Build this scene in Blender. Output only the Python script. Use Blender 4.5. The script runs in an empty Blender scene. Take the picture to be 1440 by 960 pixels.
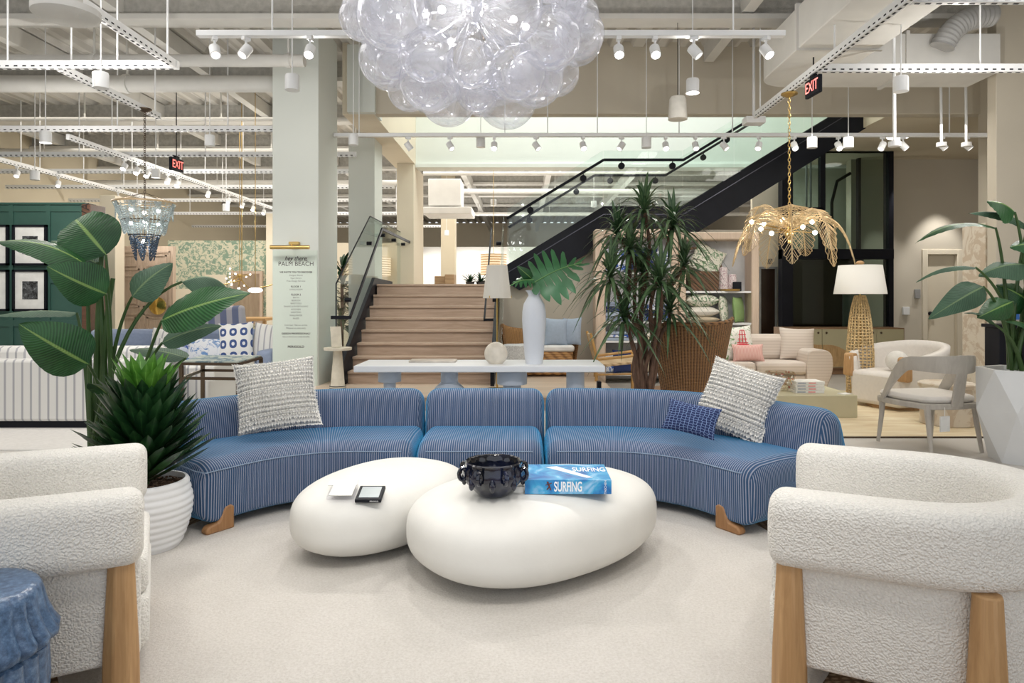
import bpy, math, random
from math import sin, cos, pi, radians, sqrt
from mathutils import Vector, Matrix, noise as mnoise
S = bpy.context.scene
COL = S.collection
# ---------------------------------------------------------------- camera
cd = bpy.data.cameras.new('camera'); cam = bpy.data.objects.new('camera', cd); COL.objects.link(cam)
cam.location = (0, 0, 1.34); cam.rotation_euler = (pi/2, 0, 0)
cd.lens = 24.0; cd.sensor_width = 36.0; cd.sensor_fit = 'HORIZONTAL'
cd.shift_x = -15/1440; cd.shift_y = -64/1440; cd.clip_end = 200
S.camera = cam
# ---------------------------------------------------------------- world, lights, exposure
S.view_settings.view_transform = 'Standard'; S.view_settings.look = 'None'
S.view_settings.gamma = 1.0; S.view_settings.exposure = 0.2; S.view_settings.use_curve_mapping = False
try: S.cycles.transparent_max_bounces = 32
except Exception: pass
w = bpy.data.worlds.new('world'); S.world = w; w.use_nodes = True
w.node_tree.nodes['Background'].inputs[0].default_value = (0.93, 0.96, 1.0, 1)
w.node_tree.nodes['Background'].inputs[1].default_value = 0.85
def area(loc, sx, sy, power, col=(1, .97, .93), rot=(0, 0, 0)):
    l = bpy.data.lights.new('area_fill_light', 'AREA'); l.shape = 'RECTANGLE'; l.size = sx; l.size_y = sy
    l.energy = power; l.color = col
    o = bpy.data.objects.new('area_fill_light', l); o.location = loc; o.rotation_euler = rot; COL.objects.link(o)
def spot(loc, target, power, cone=60, blend=.6, size=.05, col=(1, .965, .92)):
    l = bpy.data.lights.new('track_spot_light', 'SPOT'); l.energy = power; l.spot_size = radians(cone); l.spot_blend = blend
    l.shadow_soft_size = size; l.color = col
    o = bpy.data.objects.new('track_spot_light', l); o.location = loc
    o.rotation_euler = (Vector(target)-Vector(loc)).to_track_quat('-Z', 'Y').to_euler(); COL.objects.link(o)
def point(loc, power, size=.05, col=(1, .93, .85)):
    l = bpy.data.lights.new('bulb_and_fill_light', 'POINT'); l.energy = power; l.shadow_soft_size = size; l.color = col
    o = bpy.data.objects.new('bulb_and_fill_light', l); o.location = loc; COL.objects.link(o)
# unseen soft fill panels added under the ceiling and in the stairwell, then track spots
area((0, 2.2, 4.55), 5, 3.0, 48, (1, .985, .97))
area((-4.5, 4.6, 4.5), 3, 3, 80)
area((4.2, 4.6, 4.6), 3, 3, 80)
area((1.8, 12.2, 7.6), 7, 2.6, 270, (.98, 1, .98))
area((-6.5, 14.1, 4.55), 6, 5, 130, (1, .93, .82))
area((0, 19.0, 4.4), 7, 7, 330, (1, .95, .87))
area((4.6, 8.9, 3.55), 2.2, 1.0, 22, (1, .95, .87))
for x, y, tx, ty, p, c in [(-1.1, 5.7, -.6, 3.4, 170, 62), (.8, 5.7, .3, 3.3, 170, 62), (-2.4, 5.7, -1.6, 2.6, 110, 50), (2.1, 5.7, 1.3, 2.6, 110, 50),
        (-.2, 1.2, 0, 3.6, 150, 70), (1.5, 1.2, -.3, 4.4, 110, 60), (-1.9, 1.2, -.3, 4.6, 110, 60),
        (-.7, 9.4, -.3, 4.9, 90, 40), (.9, 9.4, .4, 4.9, 90, 40)]:
    spot((x, y, 3.5), (tx, ty, 0), p*.62, c, .7, .06)
for x, y, tx, ty, tz, p, c in [(3.3, 7.0, 3.2, 9.6, .2, 90, 60), (5.0, 7.2, 4.7, 8.1, .3, 60, 50), (2.2, 7.2, 2.4, 10.6, 1.2, 80, 55),
        (-4.2, 6.9, -4.2, 7.6, .2, 90, 70), (-6.2, 7.0, -7.2, 9.4, 1.6, 110, 70), (-3.2, 6.9, -3.4, 8.6, .3, 80, 60),
        (-1.2, 7.6, -1.3, 10.2, .9, 120, 50), (.3, 7.6, .5, 10.8, .9, 80, 50), (-2.9, 6.7, -2.95, 8.9, 1.5, 35, 40),
        (8.0, 12.55, 8.0, 13.15, 1.6, 110, 62), (6.9, 12.3, 6.9, 13.1, 1.2, 50, 55), (5.2, 7.1, 3.9, 5.4, .3, 60, 60), (-7.2, 12.5, -7.0, 15.9, 1.4, 110, 70), (-4.6, 12.5, -5.0, 15.9, 1.4, 110, 60)]:
    spot((x, y, 3.5), (tx, ty, tz), p, c, .7, .05)
# point fills added around pendant height to brighten deck, walls and elevator shaft
for x, y, z, p in [(-4, 6.3, 3.4, 26), (-2.2, 7.2, 3.3, 24), (1.7, 7.0, 3.3, 24), (4.2, 6.6, 3.2, 24), (-6, 8.7, 2.9, 34), (-6, 11.8, 2.9, 40), (-4.6, 13.4, 2.9, 36), (-5, 17.7, 2.9, 60), (-9, 17.2, 2.9, 50), (0, 17.2, 3.0, 50), (3.5, 17.6, 3.0, 50), (-1, 23, 3.0, 70), (4, 23, 3.0, 60), (-7, 25, 2.9, 70), (5.75, 13.2, 3.0, 9), (4.95, 13.3, 1.6, 4), (0, 1.6, 4.0, 10), (7.2, 8.8, 2.9, 14)]:
    point((x, y, z), p*1.0, .015, (1, .96, .9))

# ---------------------------------------------------------------- helpers
F = 960.0; HC = 1.34
def P(px, py, D): return Vector(((px-735)*D/F, D, HC+(416-py)*D/F))
def X(px, D): return (px-735)*D/F
def Z(py, D): return HC+(416-py)*D/F
class MB:
    def __init__(s): s.v = []; s.f = []; s.uv = {}; s.mi = []; s.cur = 0
    def face(s, idx, uv=None):
        s.f.append(tuple(idx)); s.mi.append(s.cur)
        if uv: s.uv[len(s.f)-1] = uv
    def add(s, vs, fs, uvs=None):
        b = len(s.v); s.v += [Vector(p) for p in vs]
        for i, f in enumerate(fs): s.face([b+k for k in f], uvs[i] if uvs else None)
        return b
    def box(s, c, d, rz=0, m=None):
        hx, hy, hz = d[0]/2, d[1]/2, d[2]/2
        vs = [Vector((x*hx, y*hy, z*hz)) for x in (-1, 1) for y in (-1, 1) for z in (-1, 1)]
        if m is not None: vs = [m @ p for p in vs]
        if rz: R = Matrix.Rotation(rz, 3, 'Z'); vs = [R @ p for p in vs]
        c = Vector(c)
        s.add([p+c for p in vs], [(0, 1, 3, 2), (4, 6, 7, 5), (0, 4, 5, 1), (2, 3, 7, 6), (0, 2, 6, 4), (1, 5, 7, 3)]); return s
    def bb(s, x0, x1, y0, y1, z0, z1): return s.box(((x0+x1)/2, (y0+y1)/2, (z0+z1)/2), (abs(x1-x0), abs(y1-y0), abs(z1-z0)))
    def bar(s, a, b, wd, ht, up=(0, 0, 1)):
        a = Vector(a); b = Vector(b); d = b-a; L = d.length; d.normalize(); up = Vector(up)
        if abs(d.dot(up)) > .99: up = Vector((0, 1, 0))
        sd = d.cross(up).normalized(); u = sd.cross(d)
        m = Matrix((sd, d, u)).transposed()
        return s.box((a+b)/2, (wd, L, ht), m=m)
    def tube(s, pts, r, n=8, caps=True):
        pts = [Vector(p) for p in pts]; k = len(pts)
        rs = r if isinstance(r, (list, tuple)) else [r]*k
        t0 = (pts[1]-pts[0]).normalized(); ref = Vector((0, 0, 1)) if abs(t0.z) < .9 else Vector((1, 0, 0))
        sd = t0.cross(ref).normalized(); b = len(s.v)
        for i in range(k):
            t = (pts[min(i+1, k-1)]-pts[max(i-1, 0)]).normalized()
            sd = (sd-t*sd.dot(t)).normalized(); u = t.cross(sd)
            for j in range(n):
                a = 2*pi*j/n; s.v.append(pts[i]+(sd*cos(a)+u*sin(a))*rs[i])
        for i in range(k-1):
            for j in range(n):
                s.face((b+i*n+j, b+i*n+(j+1) % n, b+(i+1)*n+(j+1) % n, b+(i+1)*n+j))
        if caps:
            s.face([b+j for j in range(n)][::-1]); s.face([b+(k-1)*n+j for j in range(n)])
        return s
    def lathe(s, prof, c=(0, 0, 0), n=32, fn=None, closed_top=True):
        c = Vector(c); b = len(s.v); k = len(prof)
        for i, (r, z) in enumerate(prof):
            for j in range(n):
                a = 2*pi*j/n; rr = r*(fn(a, i/(k-1), z) if fn else 1)
                s.v.append(c+Vector((rr*cos(a), rr*sin(a), z)))
        for i in range(k-1):
            for j in range(n):
                j2 = (j+1) % n
                s.face((b+i*n+j, b+i*n+j2, b+(i+1)*n+j2, b+(i+1)*n+j), [(j/n, i/(k-1)), ((j+1)/n, i/(k-1)), ((j+1)/n, (i+1)/(k-1)), (j/n, (i+1)/(k-1))])
        if prof[0][0] > 1e-4: s.face([b+j for j in range(n)][::-1])
        if closed_top and prof[-1][0] > 1e-4: s.face([b+(k-1)*n+j for j in range(n)])
        return s
    def cyl(s, c, r, h, n=24, r2=None): return s.lathe([(r, 0), (r if r2 is None else r2, h)], c, n)
    def grid(s, fn, nu, nv, closeu=False, closev=False, uvf=None):
        b = len(s.v)
        for i in range(nu):
            for j in range(nv): s.v.append(Vector(fn(i/(nu if closeu else nu-1), j/(nv if closev else nv-1))))
        for i in range(nu if closeu else nu-1):
            for j in range(nv if closev else nv-1):
                i2 = (i+1) % nu; j2 = (j+1) % nv
                uv = None
                if uvf:
                    U = [(i, j), (i+1, j), (i+1, j+1), (i, j+1)]
                    uv = [uvf(p/(nu if closeu else nu-1), q/(nv if closev else nv-1)) for p, q in U]
                s.face((b+i*nv+j, b+i2*nv+j, b+i2*nv+j2, b+i*nv+j2), uv)
        return s
    def ball(s, c, r, n=12, m=8):
        c = Vector(c); r = r if isinstance(r, (tuple, list)) else (r, r, r)
        pr = []; b = len(s.v)
        s.v.append(c-Vector((0, 0, r[2])))
        for i in range(1, m):
            th = pi*i/m-pi/2
            for j in range(n):
                a = 2*pi*j/n; s.v.append(c+Vector((r[0]*cos(th)*cos(a), r[1]*cos(th)*sin(a), r[2]*sin(th))))
        s.v.append(c+Vector((0, 0, r[2]))); top = len(s.v)-1
        for j in range(n):
            j2 = (j+1) % n
            s.face((b, b+1+j2, b+1+j))
            for i in range(m-2): s.face((b+1+i*n+j, b+1+i*n+j2, b+1+(i+1)*n+j2, b+1+(i+1)*n+j))
            s.face((b+1+(m-2)*n+j, b+1+(m-2)*n+j2, top))
        return s
    def prism(s, poly, d0, d1, axis='z'):
        # poly of 2-D points extruded along axis: z->(x,y), y->(x,z), x->(y,z)
        mp = {'z': lambda p, d: (p[0], p[1], d), 'y': lambda p, d: (p[0], d, p[1]), 'x': lambda p, d: (d, p[0], p[1])}[axis]
        n = len(poly); b = len(s.v)
        s.v += [Vector(mp(p, d0)) for p in poly]+[Vector(mp(p, d1)) for p in poly]
        s.face([b+i for i in range(n)][::-1]); s.face([b+n+i for i in range(n)])
        for i in range(n): s.face((b+i, b+(i+1) % n, b+n+(i+1) % n, b+n+i))
        return s
    def move(s, d): d = Vector(d); s.v = [p+d for p in s.v]; return s
    def xf(s, M): s.v = [M @ p for p in s.v]; return s
    def rotz(s, a, c=(0, 0, 0)):
        R = Matrix.Rotation(a, 3, 'Z'); c = Vector(c); s.v = [R @ (p-c)+c for p in s.v]; return s
    def join(s, o):
        b = len(s.v); s.v += o.v
        for i, f in enumerate(o.f):
            s.f.append(tuple(b+k for k in f)); s.mi.append(o.mi[i])
            if i in o.uv: s.uv[len(s.f)-1] = o.uv[i]
        return s
def wpos(o):
    p = Vector((0, 0, 0))
    while o is not None: p += o.location; o = o.parent
    return p
def part(name, mb, mat, parent=None, bevel=0, subsurf=0, smooth=35, label=None, origin=None, solid=0, recalc=True):
    import bmesh
    me = bpy.data.meshes.new(name)
    if origin is None:
        if parent is None and mb.v:
            xs = [p.x for p in mb.v]; ys = [p.y for p in mb.v]; zs = [p.z for p in mb.v]
            origin = Vector(((min(xs)+max(xs))/2, (min(ys)+max(ys))/2, min(zs)))
        else: origin = wpos(parent)
    origin = Vector(origin)
    me.from_pydata([p-origin for p in mb.v], [], mb.f); 
    mats = mat if isinstance(mat, (list, tuple)) else [mat]
    for m in mats: me.materials.append(m)
    if len(mats) > 1: me.polygons.foreach_set('material_index', mb.mi)
    if mb.uv:
        ul = me.uv_layers.new(name='UVMap').data
        for fi, uv in mb.uv.items():
            st = me.polygons[fi].loop_start
            for k, c in enumerate(uv): ul[st+k].uv = c
    if recalc:
        bm = bmesh.new(); bm.from_mesh(me); bmesh.ops.recalc_face_normals(bm, faces=bm.faces); bm.to_mesh(me); bm.free()
    if smooth:
        me.polygons.foreach_set('use_smooth', [True]*len(me.polygons))
        me.set_sharp_from_angle(angle=radians(smooth))
    me.update()
    o = bpy.data.objects.new(name, me); COL.objects.link(o)
    if parent is not None: o.parent = parent; o.location = origin-wpos(parent)
    else: o.location = origin
    if bevel:
        b = o.modifiers.new('bevel', 'BEVEL'); b.width = bevel; b.segments = 2; b.limit_method = 'ANGLE'; b.angle_limit = radians(40)
    if subsurf:
        b = o.modifiers.new('subsurf', 'SUBSURF'); b.levels = subsurf; b.render_levels = subsurf
    if solid:
        b = o.modifiers.new('solid', 'SOLIDIFY'); b.thickness = solid; b.offset = 0
    if label: o['label'] = label
    return o
def tag(o, label, cat, group=None, kind=None):
    if label: o['label'] = label
    if cat: o['category'] = cat
    if group: o['group'] = group
    if kind: o['kind'] = kind
    return o
def thing(name, label, cat, loc, group=None):
    o = bpy.data.objects.new(name, None); COL.objects.link(o); o.location = loc; o.empty_display_size = .1
    return tag(o, label, cat, group)
def solo(name, mb, mat, label, cat, group=None, **k): return tag(part(name, mb, mat, **k), label, cat, group)
def struct(name, mb, mat, **k): o = part(name, mb, mat, **k); o['kind'] = 'structure'; return o
def dup(root, loc, rz=0, label=None, group=None, scale=None):
    r = root.copy(); COL.objects.link(r); r.location = loc; r.rotation_euler = (0, 0, rz)
    if scale: r.scale = scale
    if label: r['label'] = label
    if group: r['group'] = group
    for ch in list(root.children):
        c = ch.copy(); COL.objects.link(c); c.parent = r
        for g in list(ch.children):
            d = g.copy(); COL.objects.link(d); d.parent = c
    return r
def bez(a, b, c, n=8):
    a, b, c = Vector(a), Vector(b), Vector(c)
    return [a*(1-t)**2+b*2*t*(1-t)+c*t*t for t in [i/(n-1) for i in range(n)]]
# ---------------------------------------------------------------- materials
class NT:
    def __init__(s, name):
        s.m = bpy.data.materials.new(name); s.m.use_nodes = True; s.t = s.m.node_tree
        s.b = s.t.nodes['Principled BSDF']; s.out = s.t.nodes['Material Output']
    def n(s, typ, **k):
        x = s.t.nodes.new(typ)
        for a, v in k.items(): setattr(x, a, v)
        return x
    def l(s, a, b): s.t.links.new(a, b)
    def coord(s, kind='Object', scale=(1, 1, 1), rot=(0, 0, 0)):
        c = s.n('ShaderNodeTexCoord'); m = s.n('ShaderNodeMapping'); m.inputs['Scale'].default_value = scale; m.inputs['Rotation'].default_value = rot
        s.l(c.outputs[kind], m.inputs[0]); return m.outputs[0]
    def noise(s, co, scale, detail=3, rough=.5, dist=0):
        x = s.n('ShaderNodeTexNoise'); x.inputs['Scale'].default_value = scale; x.inputs['Detail'].default_value = detail
        x.inputs['Roughness'].default_value = rough; x.inputs['Distortion'].default_value = dist; s.l(co, x.inputs['Vector']); return x.outputs[0]
    def ramp(s, fac, stops, interp='LINEAR'):
        r = s.n('ShaderNodeValToRGB'); r.color_ramp.interpolation = interp; e = r.color_ramp.elements
        while len(e) < len(stops): e.new(.5)
        for i, (p, c) in enumerate(stops): e[i].position = p; e[i].color = (c[0], c[1], c[2], 1)
        s.l(fac, r.inputs[0]); return r.outputs[0]
    def bump(s, h, strength=.3, dist=.01):
        b = s.n('ShaderNodeBump'); b.inputs['Strength'].default_value = strength; b.inputs['Distance'].default_value = dist
        s.l(h, b.inputs['Height']); s.l(b.outputs[0], s.b.inputs['Normal'])
    def wave(s, co, scale, dist=0, dirn='X', prof='SIN', typ='BANDS', detail=2):
        x = s.n('ShaderNodeTexWave', wave_type=typ, wave_profile=prof)
        if typ == 'BANDS': x.bands_direction = dirn
        x.inputs['Scale'].default_value = scale; x.inputs['Distortion'].default_value = dist; x.inputs['Detail'].default_value = detail
        s.l(co, x.inputs['Vector']); return x.outputs[1]
    def setp(s, col=None, rough=None, metal=None, **k):
        if col is not None: s.b.inputs['Base Color'].default_value = (*col, 1)
        if rough is not None: s.b.inputs['Roughness'].default_value = rough
        if metal is not None: s.b.inputs['Metallic'].default_value = metal
        for a, v in k.items():
            i = s.b.inputs[a.replace('_', ' ')]; i.default_value = v
def plain(name, col, rough=.6, metal=0, var=.12, nscale=6, bump=0, bscale=60, stretch=(1, 1, 1), **k):
    t = NT(name); co = t.coord('Object', stretch); n = t.noise(co, nscale, 4)
    c = t.ramp(n, [(.3, [v*(1-var) for v in col]), (.7, [min(1, v*(1+var)) for v in col])])
    t.l(c, t.b.inputs['Base Color']); t.setp(rough=rough, metal=metal, **k)
    if bump: t.bump(t.noise(co, bscale, 3), bump, .01)
    return t.m
def wood(name, a, b, scale=(2, 25, 25), rough=.5):
    t = NT(name); co = t.coord('Object', scale); n = t.noise(co, 1.6, 5, .6, .6)
    t.l(t.ramp(n, [(.3, a), (.7, b)]), t.b.inputs['Base Color']); t.setp(rough=rough); t.bump(n, .08, .004); return t.m
def boucle(name, col):
    t = NT(name); co = t.coord('Object')
    v = t.n('ShaderNodeTexVoronoi', feature='SMOOTH_F1'); v.inputs['Scale'].default_value = 150; v.inputs['Smoothness'].default_value = .6
    nz = t.n('ShaderNodeTexNoise'); nz.inputs['Scale'].default_value = 45; t.l(co, nz.inputs['Vector'])
    mx = t.n('ShaderNodeVectorMath', operation='MULTIPLY_ADD'); mx.inputs[1].default_value = (.012, .012, .012)
    t.l(nz.outputs['Color'], mx.inputs[0]); t.l(co, mx.inputs[2]); t.l(mx.outputs[0], v.inputs['Vector'])
    c = t.ramp(v.outputs['Distance'], [(.0, col), (.8, [x*.84 for x in col])]); t.l(c, t.b.inputs['Base Color'])
    inv = t.n('ShaderNodeMath', operation='SUBTRACT'); inv.inputs[0].default_value = 1; t.l(v.outputs['Distance'], inv.inputs[1])
    t.bump(inv.outputs[0], .7, .008); t.setp(rough=.95, Sheen_Weight=.2); return t.m
def stripe(name, base, line, scale, thr=.85, axis='X', kind='Object', rough=.9, rot=(0, 0, 0), bump=0):
    t = NT(name); co = t.coord(kind, rot=rot); wv = t.wave(co, scale, 0, axis)
    c = t.ramp(wv, [(thr-.12, base), (thr, line)]); t.l(c, t.b.inputs['Base Color']); t.setp(rough=rough)
    if bump: t.bump(wv, bump, .004)
    return t.m
def emit(name, col, st):
    t = NT(name); t.setp(col=(.8, .8, .8)); t.setp(Emission_Color=(*col, 1), Emission_Strength=st); return t.m
def clear_glass(name, tint=(.9, 1, .96), gl=.12, dens=.06):
    t = NT(name); tr = t.n('ShaderNodeBsdfTransparent'); tr.inputs[0].default_value = (*tint, 1)
    g = t.n('ShaderNodeBsdfGlossy'); g.inputs['Roughness'].default_value = .02
    l0 = t.n('ShaderNodeLayerWeight'); l0.inputs[0].default_value = .5; pw = t.n('ShaderNodeMath', operation='POWER'); pw.inputs[1].default_value = 5; t.l(l0.outputs['Facing'], pw.inputs[0])
    lw = t.n('ShaderNodeMath', operation='MULTIPLY_ADD'); lw.inputs[1].default_value = .5; lw.inputs[2].default_value = .04; t.l(pw.outputs[0], lw.inputs[0])
    m = t.n('ShaderNodeMixShader'); t.l(lw.outputs[0], m.inputs[0]); t.l(tr.outputs[0], m.inputs[1]); t.l(g.outputs[0], m.inputs[2])
    t.l(m.outputs[0], t.out.inputs[0]); return t.m
W = {}
W['white'] = plain('white_painted_metal', (.80, .81, .82), .4, 0, .02)
W['column'] = plain('white_painted_wall', (.66, .69, .65), .7, 0, .02, 1)
W['beige'] = plain('beige_painted_wall', (.60, .53, .40), .85, 0, .03, .8)
W['beige2'] = plain('warm_grey_wall', (.56, .51, .42), .85, 0, .03, .8)
W['cream'] = plain('cream_wall', (.72, .65, .52), .85, 0, .03, .8)
W['mint'] = plain('pale_mint_wall', (.78, .82, .78), .85, 0, .02, .6)
W['black'] = plain('black_metal', (.006, .007, .012), .5, 0, .2, 3, Specular_IOR_Level=.2)
W['blackglass'] = plain('dark_brown_panel', (.03, .018, .012), .12, 0, .3, 2)
W['brass'] = plain('brass', (.55, .38, .14), .3, 1, .1)
W['bronze'] = plain('dark_bronze', (.11, .08, .055), .4, 1, .1)
W['oak'] = wood('oak_legs', (.40, .225, .095), (.55, .335, .155), (30, 30, 2.5))
W['stairwood'] = wood('pale_oak_boards', (.36, .26, .185), (.50, .375, .285), (1.2, 10, 14), .45)
W['glass'] = clear_glass('rail_glass', (.955, .99, .975))
W['darkglass'] = clear_glass('elevator_glass', (.62, .70, .66))
W['boucle'] = boucle('cream_boucle', (.90, .875, .82))
W['darkoak'] = wood('walnut_stained_oak', (.27, .13, .05), (.38, .20, .085), (30, 30, 2.5))
W['plaster'] = plain('cream_plaster', (.75, .74, .70), .55, 0, .03, 5, .05, 40)
# ================================================================ THE SETTING
def floor_mat():
    t = NT('pale_concrete_floor'); co = t.coord(); n = t.noise(co, .9, 5, .6, .4)
    t.l(t.ramp(n, [(.3, (.58, .55, .51)), (.7, (.70, .67, .63))]), t.b.inputs['Base Color']); t.setp(rough=.42); return t.m
W['floor'] = floor_mat()
m = MB(); m.bb(-14, 14, -4, 40, -.1, 0); struct('floor', m, W['floor'], smooth=0)
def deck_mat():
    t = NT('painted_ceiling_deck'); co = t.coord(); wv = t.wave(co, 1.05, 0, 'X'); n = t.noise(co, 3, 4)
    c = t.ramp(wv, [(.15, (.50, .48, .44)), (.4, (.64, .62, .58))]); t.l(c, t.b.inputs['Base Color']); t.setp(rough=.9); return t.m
W['deck'] = deck_mat()
W['fireproof'] = plain('grey_fireproofed_beam', (.47, .46, .43), .95, 0, .14, 14, .5, 60)
W['joist'] = plain('off_white_steel', (.66, .65, .62), .6, 0, .04, 4)
def deck(name, x0, x1, y0, y1, z=4.95):
    # corrugated roof deck: ribs run away from the camera
    m = MB(); x = x0; pr = []
    while x < x1:
        pr += [(x, z), (x+.15, z), (x+.19, z+.07), (x+.30, z+.07)]; x += .34
    n = len(pr); b = 0
    m.v = [Vector((p[0], y0, p[1])) for p in pr]+[Vector((p[0], y1, p[1])) for p in pr]
    for i in range(n-1): m.face((i, i+1, n+i+1, n+i))
    m.bb(x0, x1, y0, y1, z+.1, z+.2)
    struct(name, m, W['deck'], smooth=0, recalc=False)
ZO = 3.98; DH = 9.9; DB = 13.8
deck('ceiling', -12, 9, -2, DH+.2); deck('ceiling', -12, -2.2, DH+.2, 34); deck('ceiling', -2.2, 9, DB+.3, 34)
m = MB(); m.bb(-11.2, -11, -2, 34, 0, 4.95); struct('wall_left', m, W['beige'], smooth=0)
m = MB(); m.bb(-11, 9, 33.8, 34, 0, 4.95); struct('wall_back', m, W['cream'], smooth=0)
# header over the stairwell, its left cheek, its back wall and the soffit to its right
m = MB(); m.bb(-2.16, 9.2, DH, DH+.2, ZO, 5.3); struct('wall_header', m, W['beige2'], smooth=0, bevel=.01)
m = MB(); m.bb(-2.62, -2.16, DH+.02, DB+.3, ZO, 5.3); m.bb(-2.3, -2.17, DH, DB, 5.3, 7.8); struct('trim_1', m, W['cream'], smooth=0)
m = MB(); m.bb(-2.16, 9, DB, DB+.2, ZO, 7.8); m.bb(-2.16, 9, DB-.06, DB+.3, ZO-.05, ZO+.02); struct('wall_stairwell', m, W['mint'], smooth=0)
m = MB(); m.bb(-2.3, 9.2, DH-.2, DB+.2, 7.8, 7.9); m.bb(-2.3, 9.2, DH, DH+.2, 5.3, 7.8); struct('ceiling', m, W['mint'], smooth=0)
m = MB(); m.bb(5.35, 9.2, DH+.2, DB, ZO, ZO+.25); struct('ceiling', m, W['beige'], smooth=0)
# right-hand wall with the door
m = MB(); WR = 13.2
dx0, dx1 = X(1303, WR), X(1346, WR); dz = Z(357, WR)
m.bb(6.35, dx0, WR, WR+.2, 0, ZO); m.bb(dx1, 9.2, WR, WR+.2, 0, ZO); m.bb(dx0, dx1, WR, WR+.2, dz, ZO); struct('wall_right', m, W['beige2'], smooth=0)
m = MB(); m.bb(dx0, dx1, WR+.08, WR+.12, 0, dz); d = struct('door_1', m, W['cream'], smooth=0)
m = MB(); m.bb(dx0-.09, dx0+.012, WR-.03, WR+.07, 0, dz+.09); m.bb(dx1-.012, dx1+.09, WR-.03, WR+.07, 0, dz+.09); m.bb(dx0-.08, dx1+.08, WR-.028, WR+.07, dz-.012, dz+.088)
part('door_frame', m, W['cream'], d, bevel=.01)
m = MB(); m.ball((dx0+.09, WR+.03, 1.0), .04); m.bar((dx0+.09, WR+.03, 1.0), (dx0+.2, WR+.03, 1.0), .02, .02); part('door_handle', m, W['black'], d)
m = MB(); m.bb(8.9, 9.1, -2, 34, 0, 7.8); struct('wall_right', m, W['beige2'], smooth=0)
# columns
def column(x0, x1, y0, y1, z1, name, mat):
    m = MB(); m.bb(x0, x1, y0, y1, 0, z1); m.bb(x0-.015, x1+.015, y0-.015, y1+.015, 0, .12); return struct(name, m, mat, bevel=.008)
column(X(383, 8.9), X(448, 8.9), 8.9, 9.8, 4.95, 'wall_column', W['column'])
column(X(490, 11.4), X(527, 11.4), 11.4, 12.0, ZO, 'wall_column', W['column'])
m = MB(); m.bb(X(488, 9.8), X(527, 9.8), 9.8, 10.3, ZO, 4.95); struct('wall_pilaster', m, W['column'], smooth=0)
column(X(558, 13.6), X(582, 13.6), 13.6, 14.9, ZO, 'wall_column', W['cream'])
column(X(1401, 8.0), 6.9, 8.0, 8.16, 4.95, 'wall_column', W['beige2'])
column(X(1385, 9.8), 7.2, 9.7, 9.95, 4.95, 'wall_column', W['beige2'])
column(X(620, 20), X(640, 20), 20, 20.4, 4.95, 'wall_column', W['beige'])
column(X(140, 12.6), X(162, 12.6), 12.6, 12.9, 3.2, 'wall_column', W['cream'])
column(X(374, 15.4), X(384, 15.4), 15.4, 15.7, 3.2, 'wall_column', W['cream'])
# steel beams under the deck (fireproofed web, pale flanges), one behind the other
for i, y in enumerate([6.1, 8.15, 10.5, 12.9, 15.3, 17.7, 20.1, 22.5, 25, 28]):
    x1 = 8.9 if (y < 9.5 or y > 14) else -2.65
    m = MB(); m.bb(-11, x1, y, y+.12, 4.68, 4.95); m.cur = 1; m.bb(-11, x1, y-.08, y+.2, 4.62, 4.68)
    o = struct('ceiling_beam', m, [W['fireproof'], W['joist']], smooth=0)
m = MB()
for x in (-10.4, -6.9, -4.9, 2.6): m.bb(x, x+.14, -1, 33 if x < -2.6 else 9.8, 4.70, 4.93)
for k, x in enumerate((-1.6, .6, 2.8)): m.bb(x, x+.14, 14.2, 33, 4.45, 4.75)
struct('ceiling_girder', m, W['joist'], smooth=0)
# the wall under the upper flight and behind the shelving
m = MB(); m.prism([(-.42, 0), (3.75, 0), (3.75, 2.4), (1.55, 2.4), (1.27, 2.32), (-.25, 1.45), (-.42, 1.45)], 10.95, 11.1, 'y'); struct('wall_stair', m, W['beige2'], smooth=0)
# platform in front of the stairs
m = MB(); m.bb(-2.7, 1.1, 7.97, 10.95, 0, .155); m.cur = 1; m.bb(-2.72, 1.12, 7.95, 10.95, .155, .17)
def planks(name, a, b, pw=.14, L=1.6):
    t = NT(name); co = t.coord(); br = t.n('ShaderNodeTexBrick'); br.inputs['Scale'].default_value = 1; br.inputs['Brick Width'].default_value = L
    br.inputs['Row Height'].default_value = pw; br.inputs['Mortar Size'].default_value = .003; br.inputs['Color1'].default_value = (*a, 1); br.inputs['Color2'].default_value = (*b, 1)
    br.inputs['Mortar'].default_value = (a[0]*.45, a[1]*.45, a[2]*.45, 1); t.l(co, br.inputs[0]); t.l(br.outputs[0], t.b.inputs['Base Color']); t.setp(rough=.45); return t.m
W['planks'] = planks('pale_plank_floor', (.60, .47, .36), (.68, .55, .43))
struct('floor_platform', m, [W['stairwood'], W['planks']], smooth=0)
# rugs and floor zones
def jute():
    t = NT('woven_jute'); co = t.coord(); a = t.wave(co, 9, 1.5, 'X'); b = t.wave(co, 14, 1.5, 'Y')
    mx = t.n('ShaderNodeMath', operation='MULTIPLY'); t.l(a, mx.inputs[0]); t.l(b, mx.inputs[1])
    t.l(t.ramp(mx.outputs[0], [(.0, (.22, .14, .08)), (.6, (.50, .37, .24))]), t.b.inputs['Base Color']); t.setp(rough=.95); t.bump(mx.outputs[0], .6, .01); return t.m
m = MB(); m.bb(-2.75, 2.3, .4, 4.55, .0, .012); m.cur = 1
for a in [(-2.81, 2.36, .34, .4), (-2.81, 2.36, 4.55, 4.61), (-2.81, -2.75, .34, 4.61), (2.3, 2.36, .34, 4.61)]: m.bb(*a, 0, .014)
solo('jute_rug', m, [jute(), plain('tan_binding', (.6, .47, .3), .9)], 'brown woven jute rug lying under the round cream rug and armchairs', 'rug', smooth=0)
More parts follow.
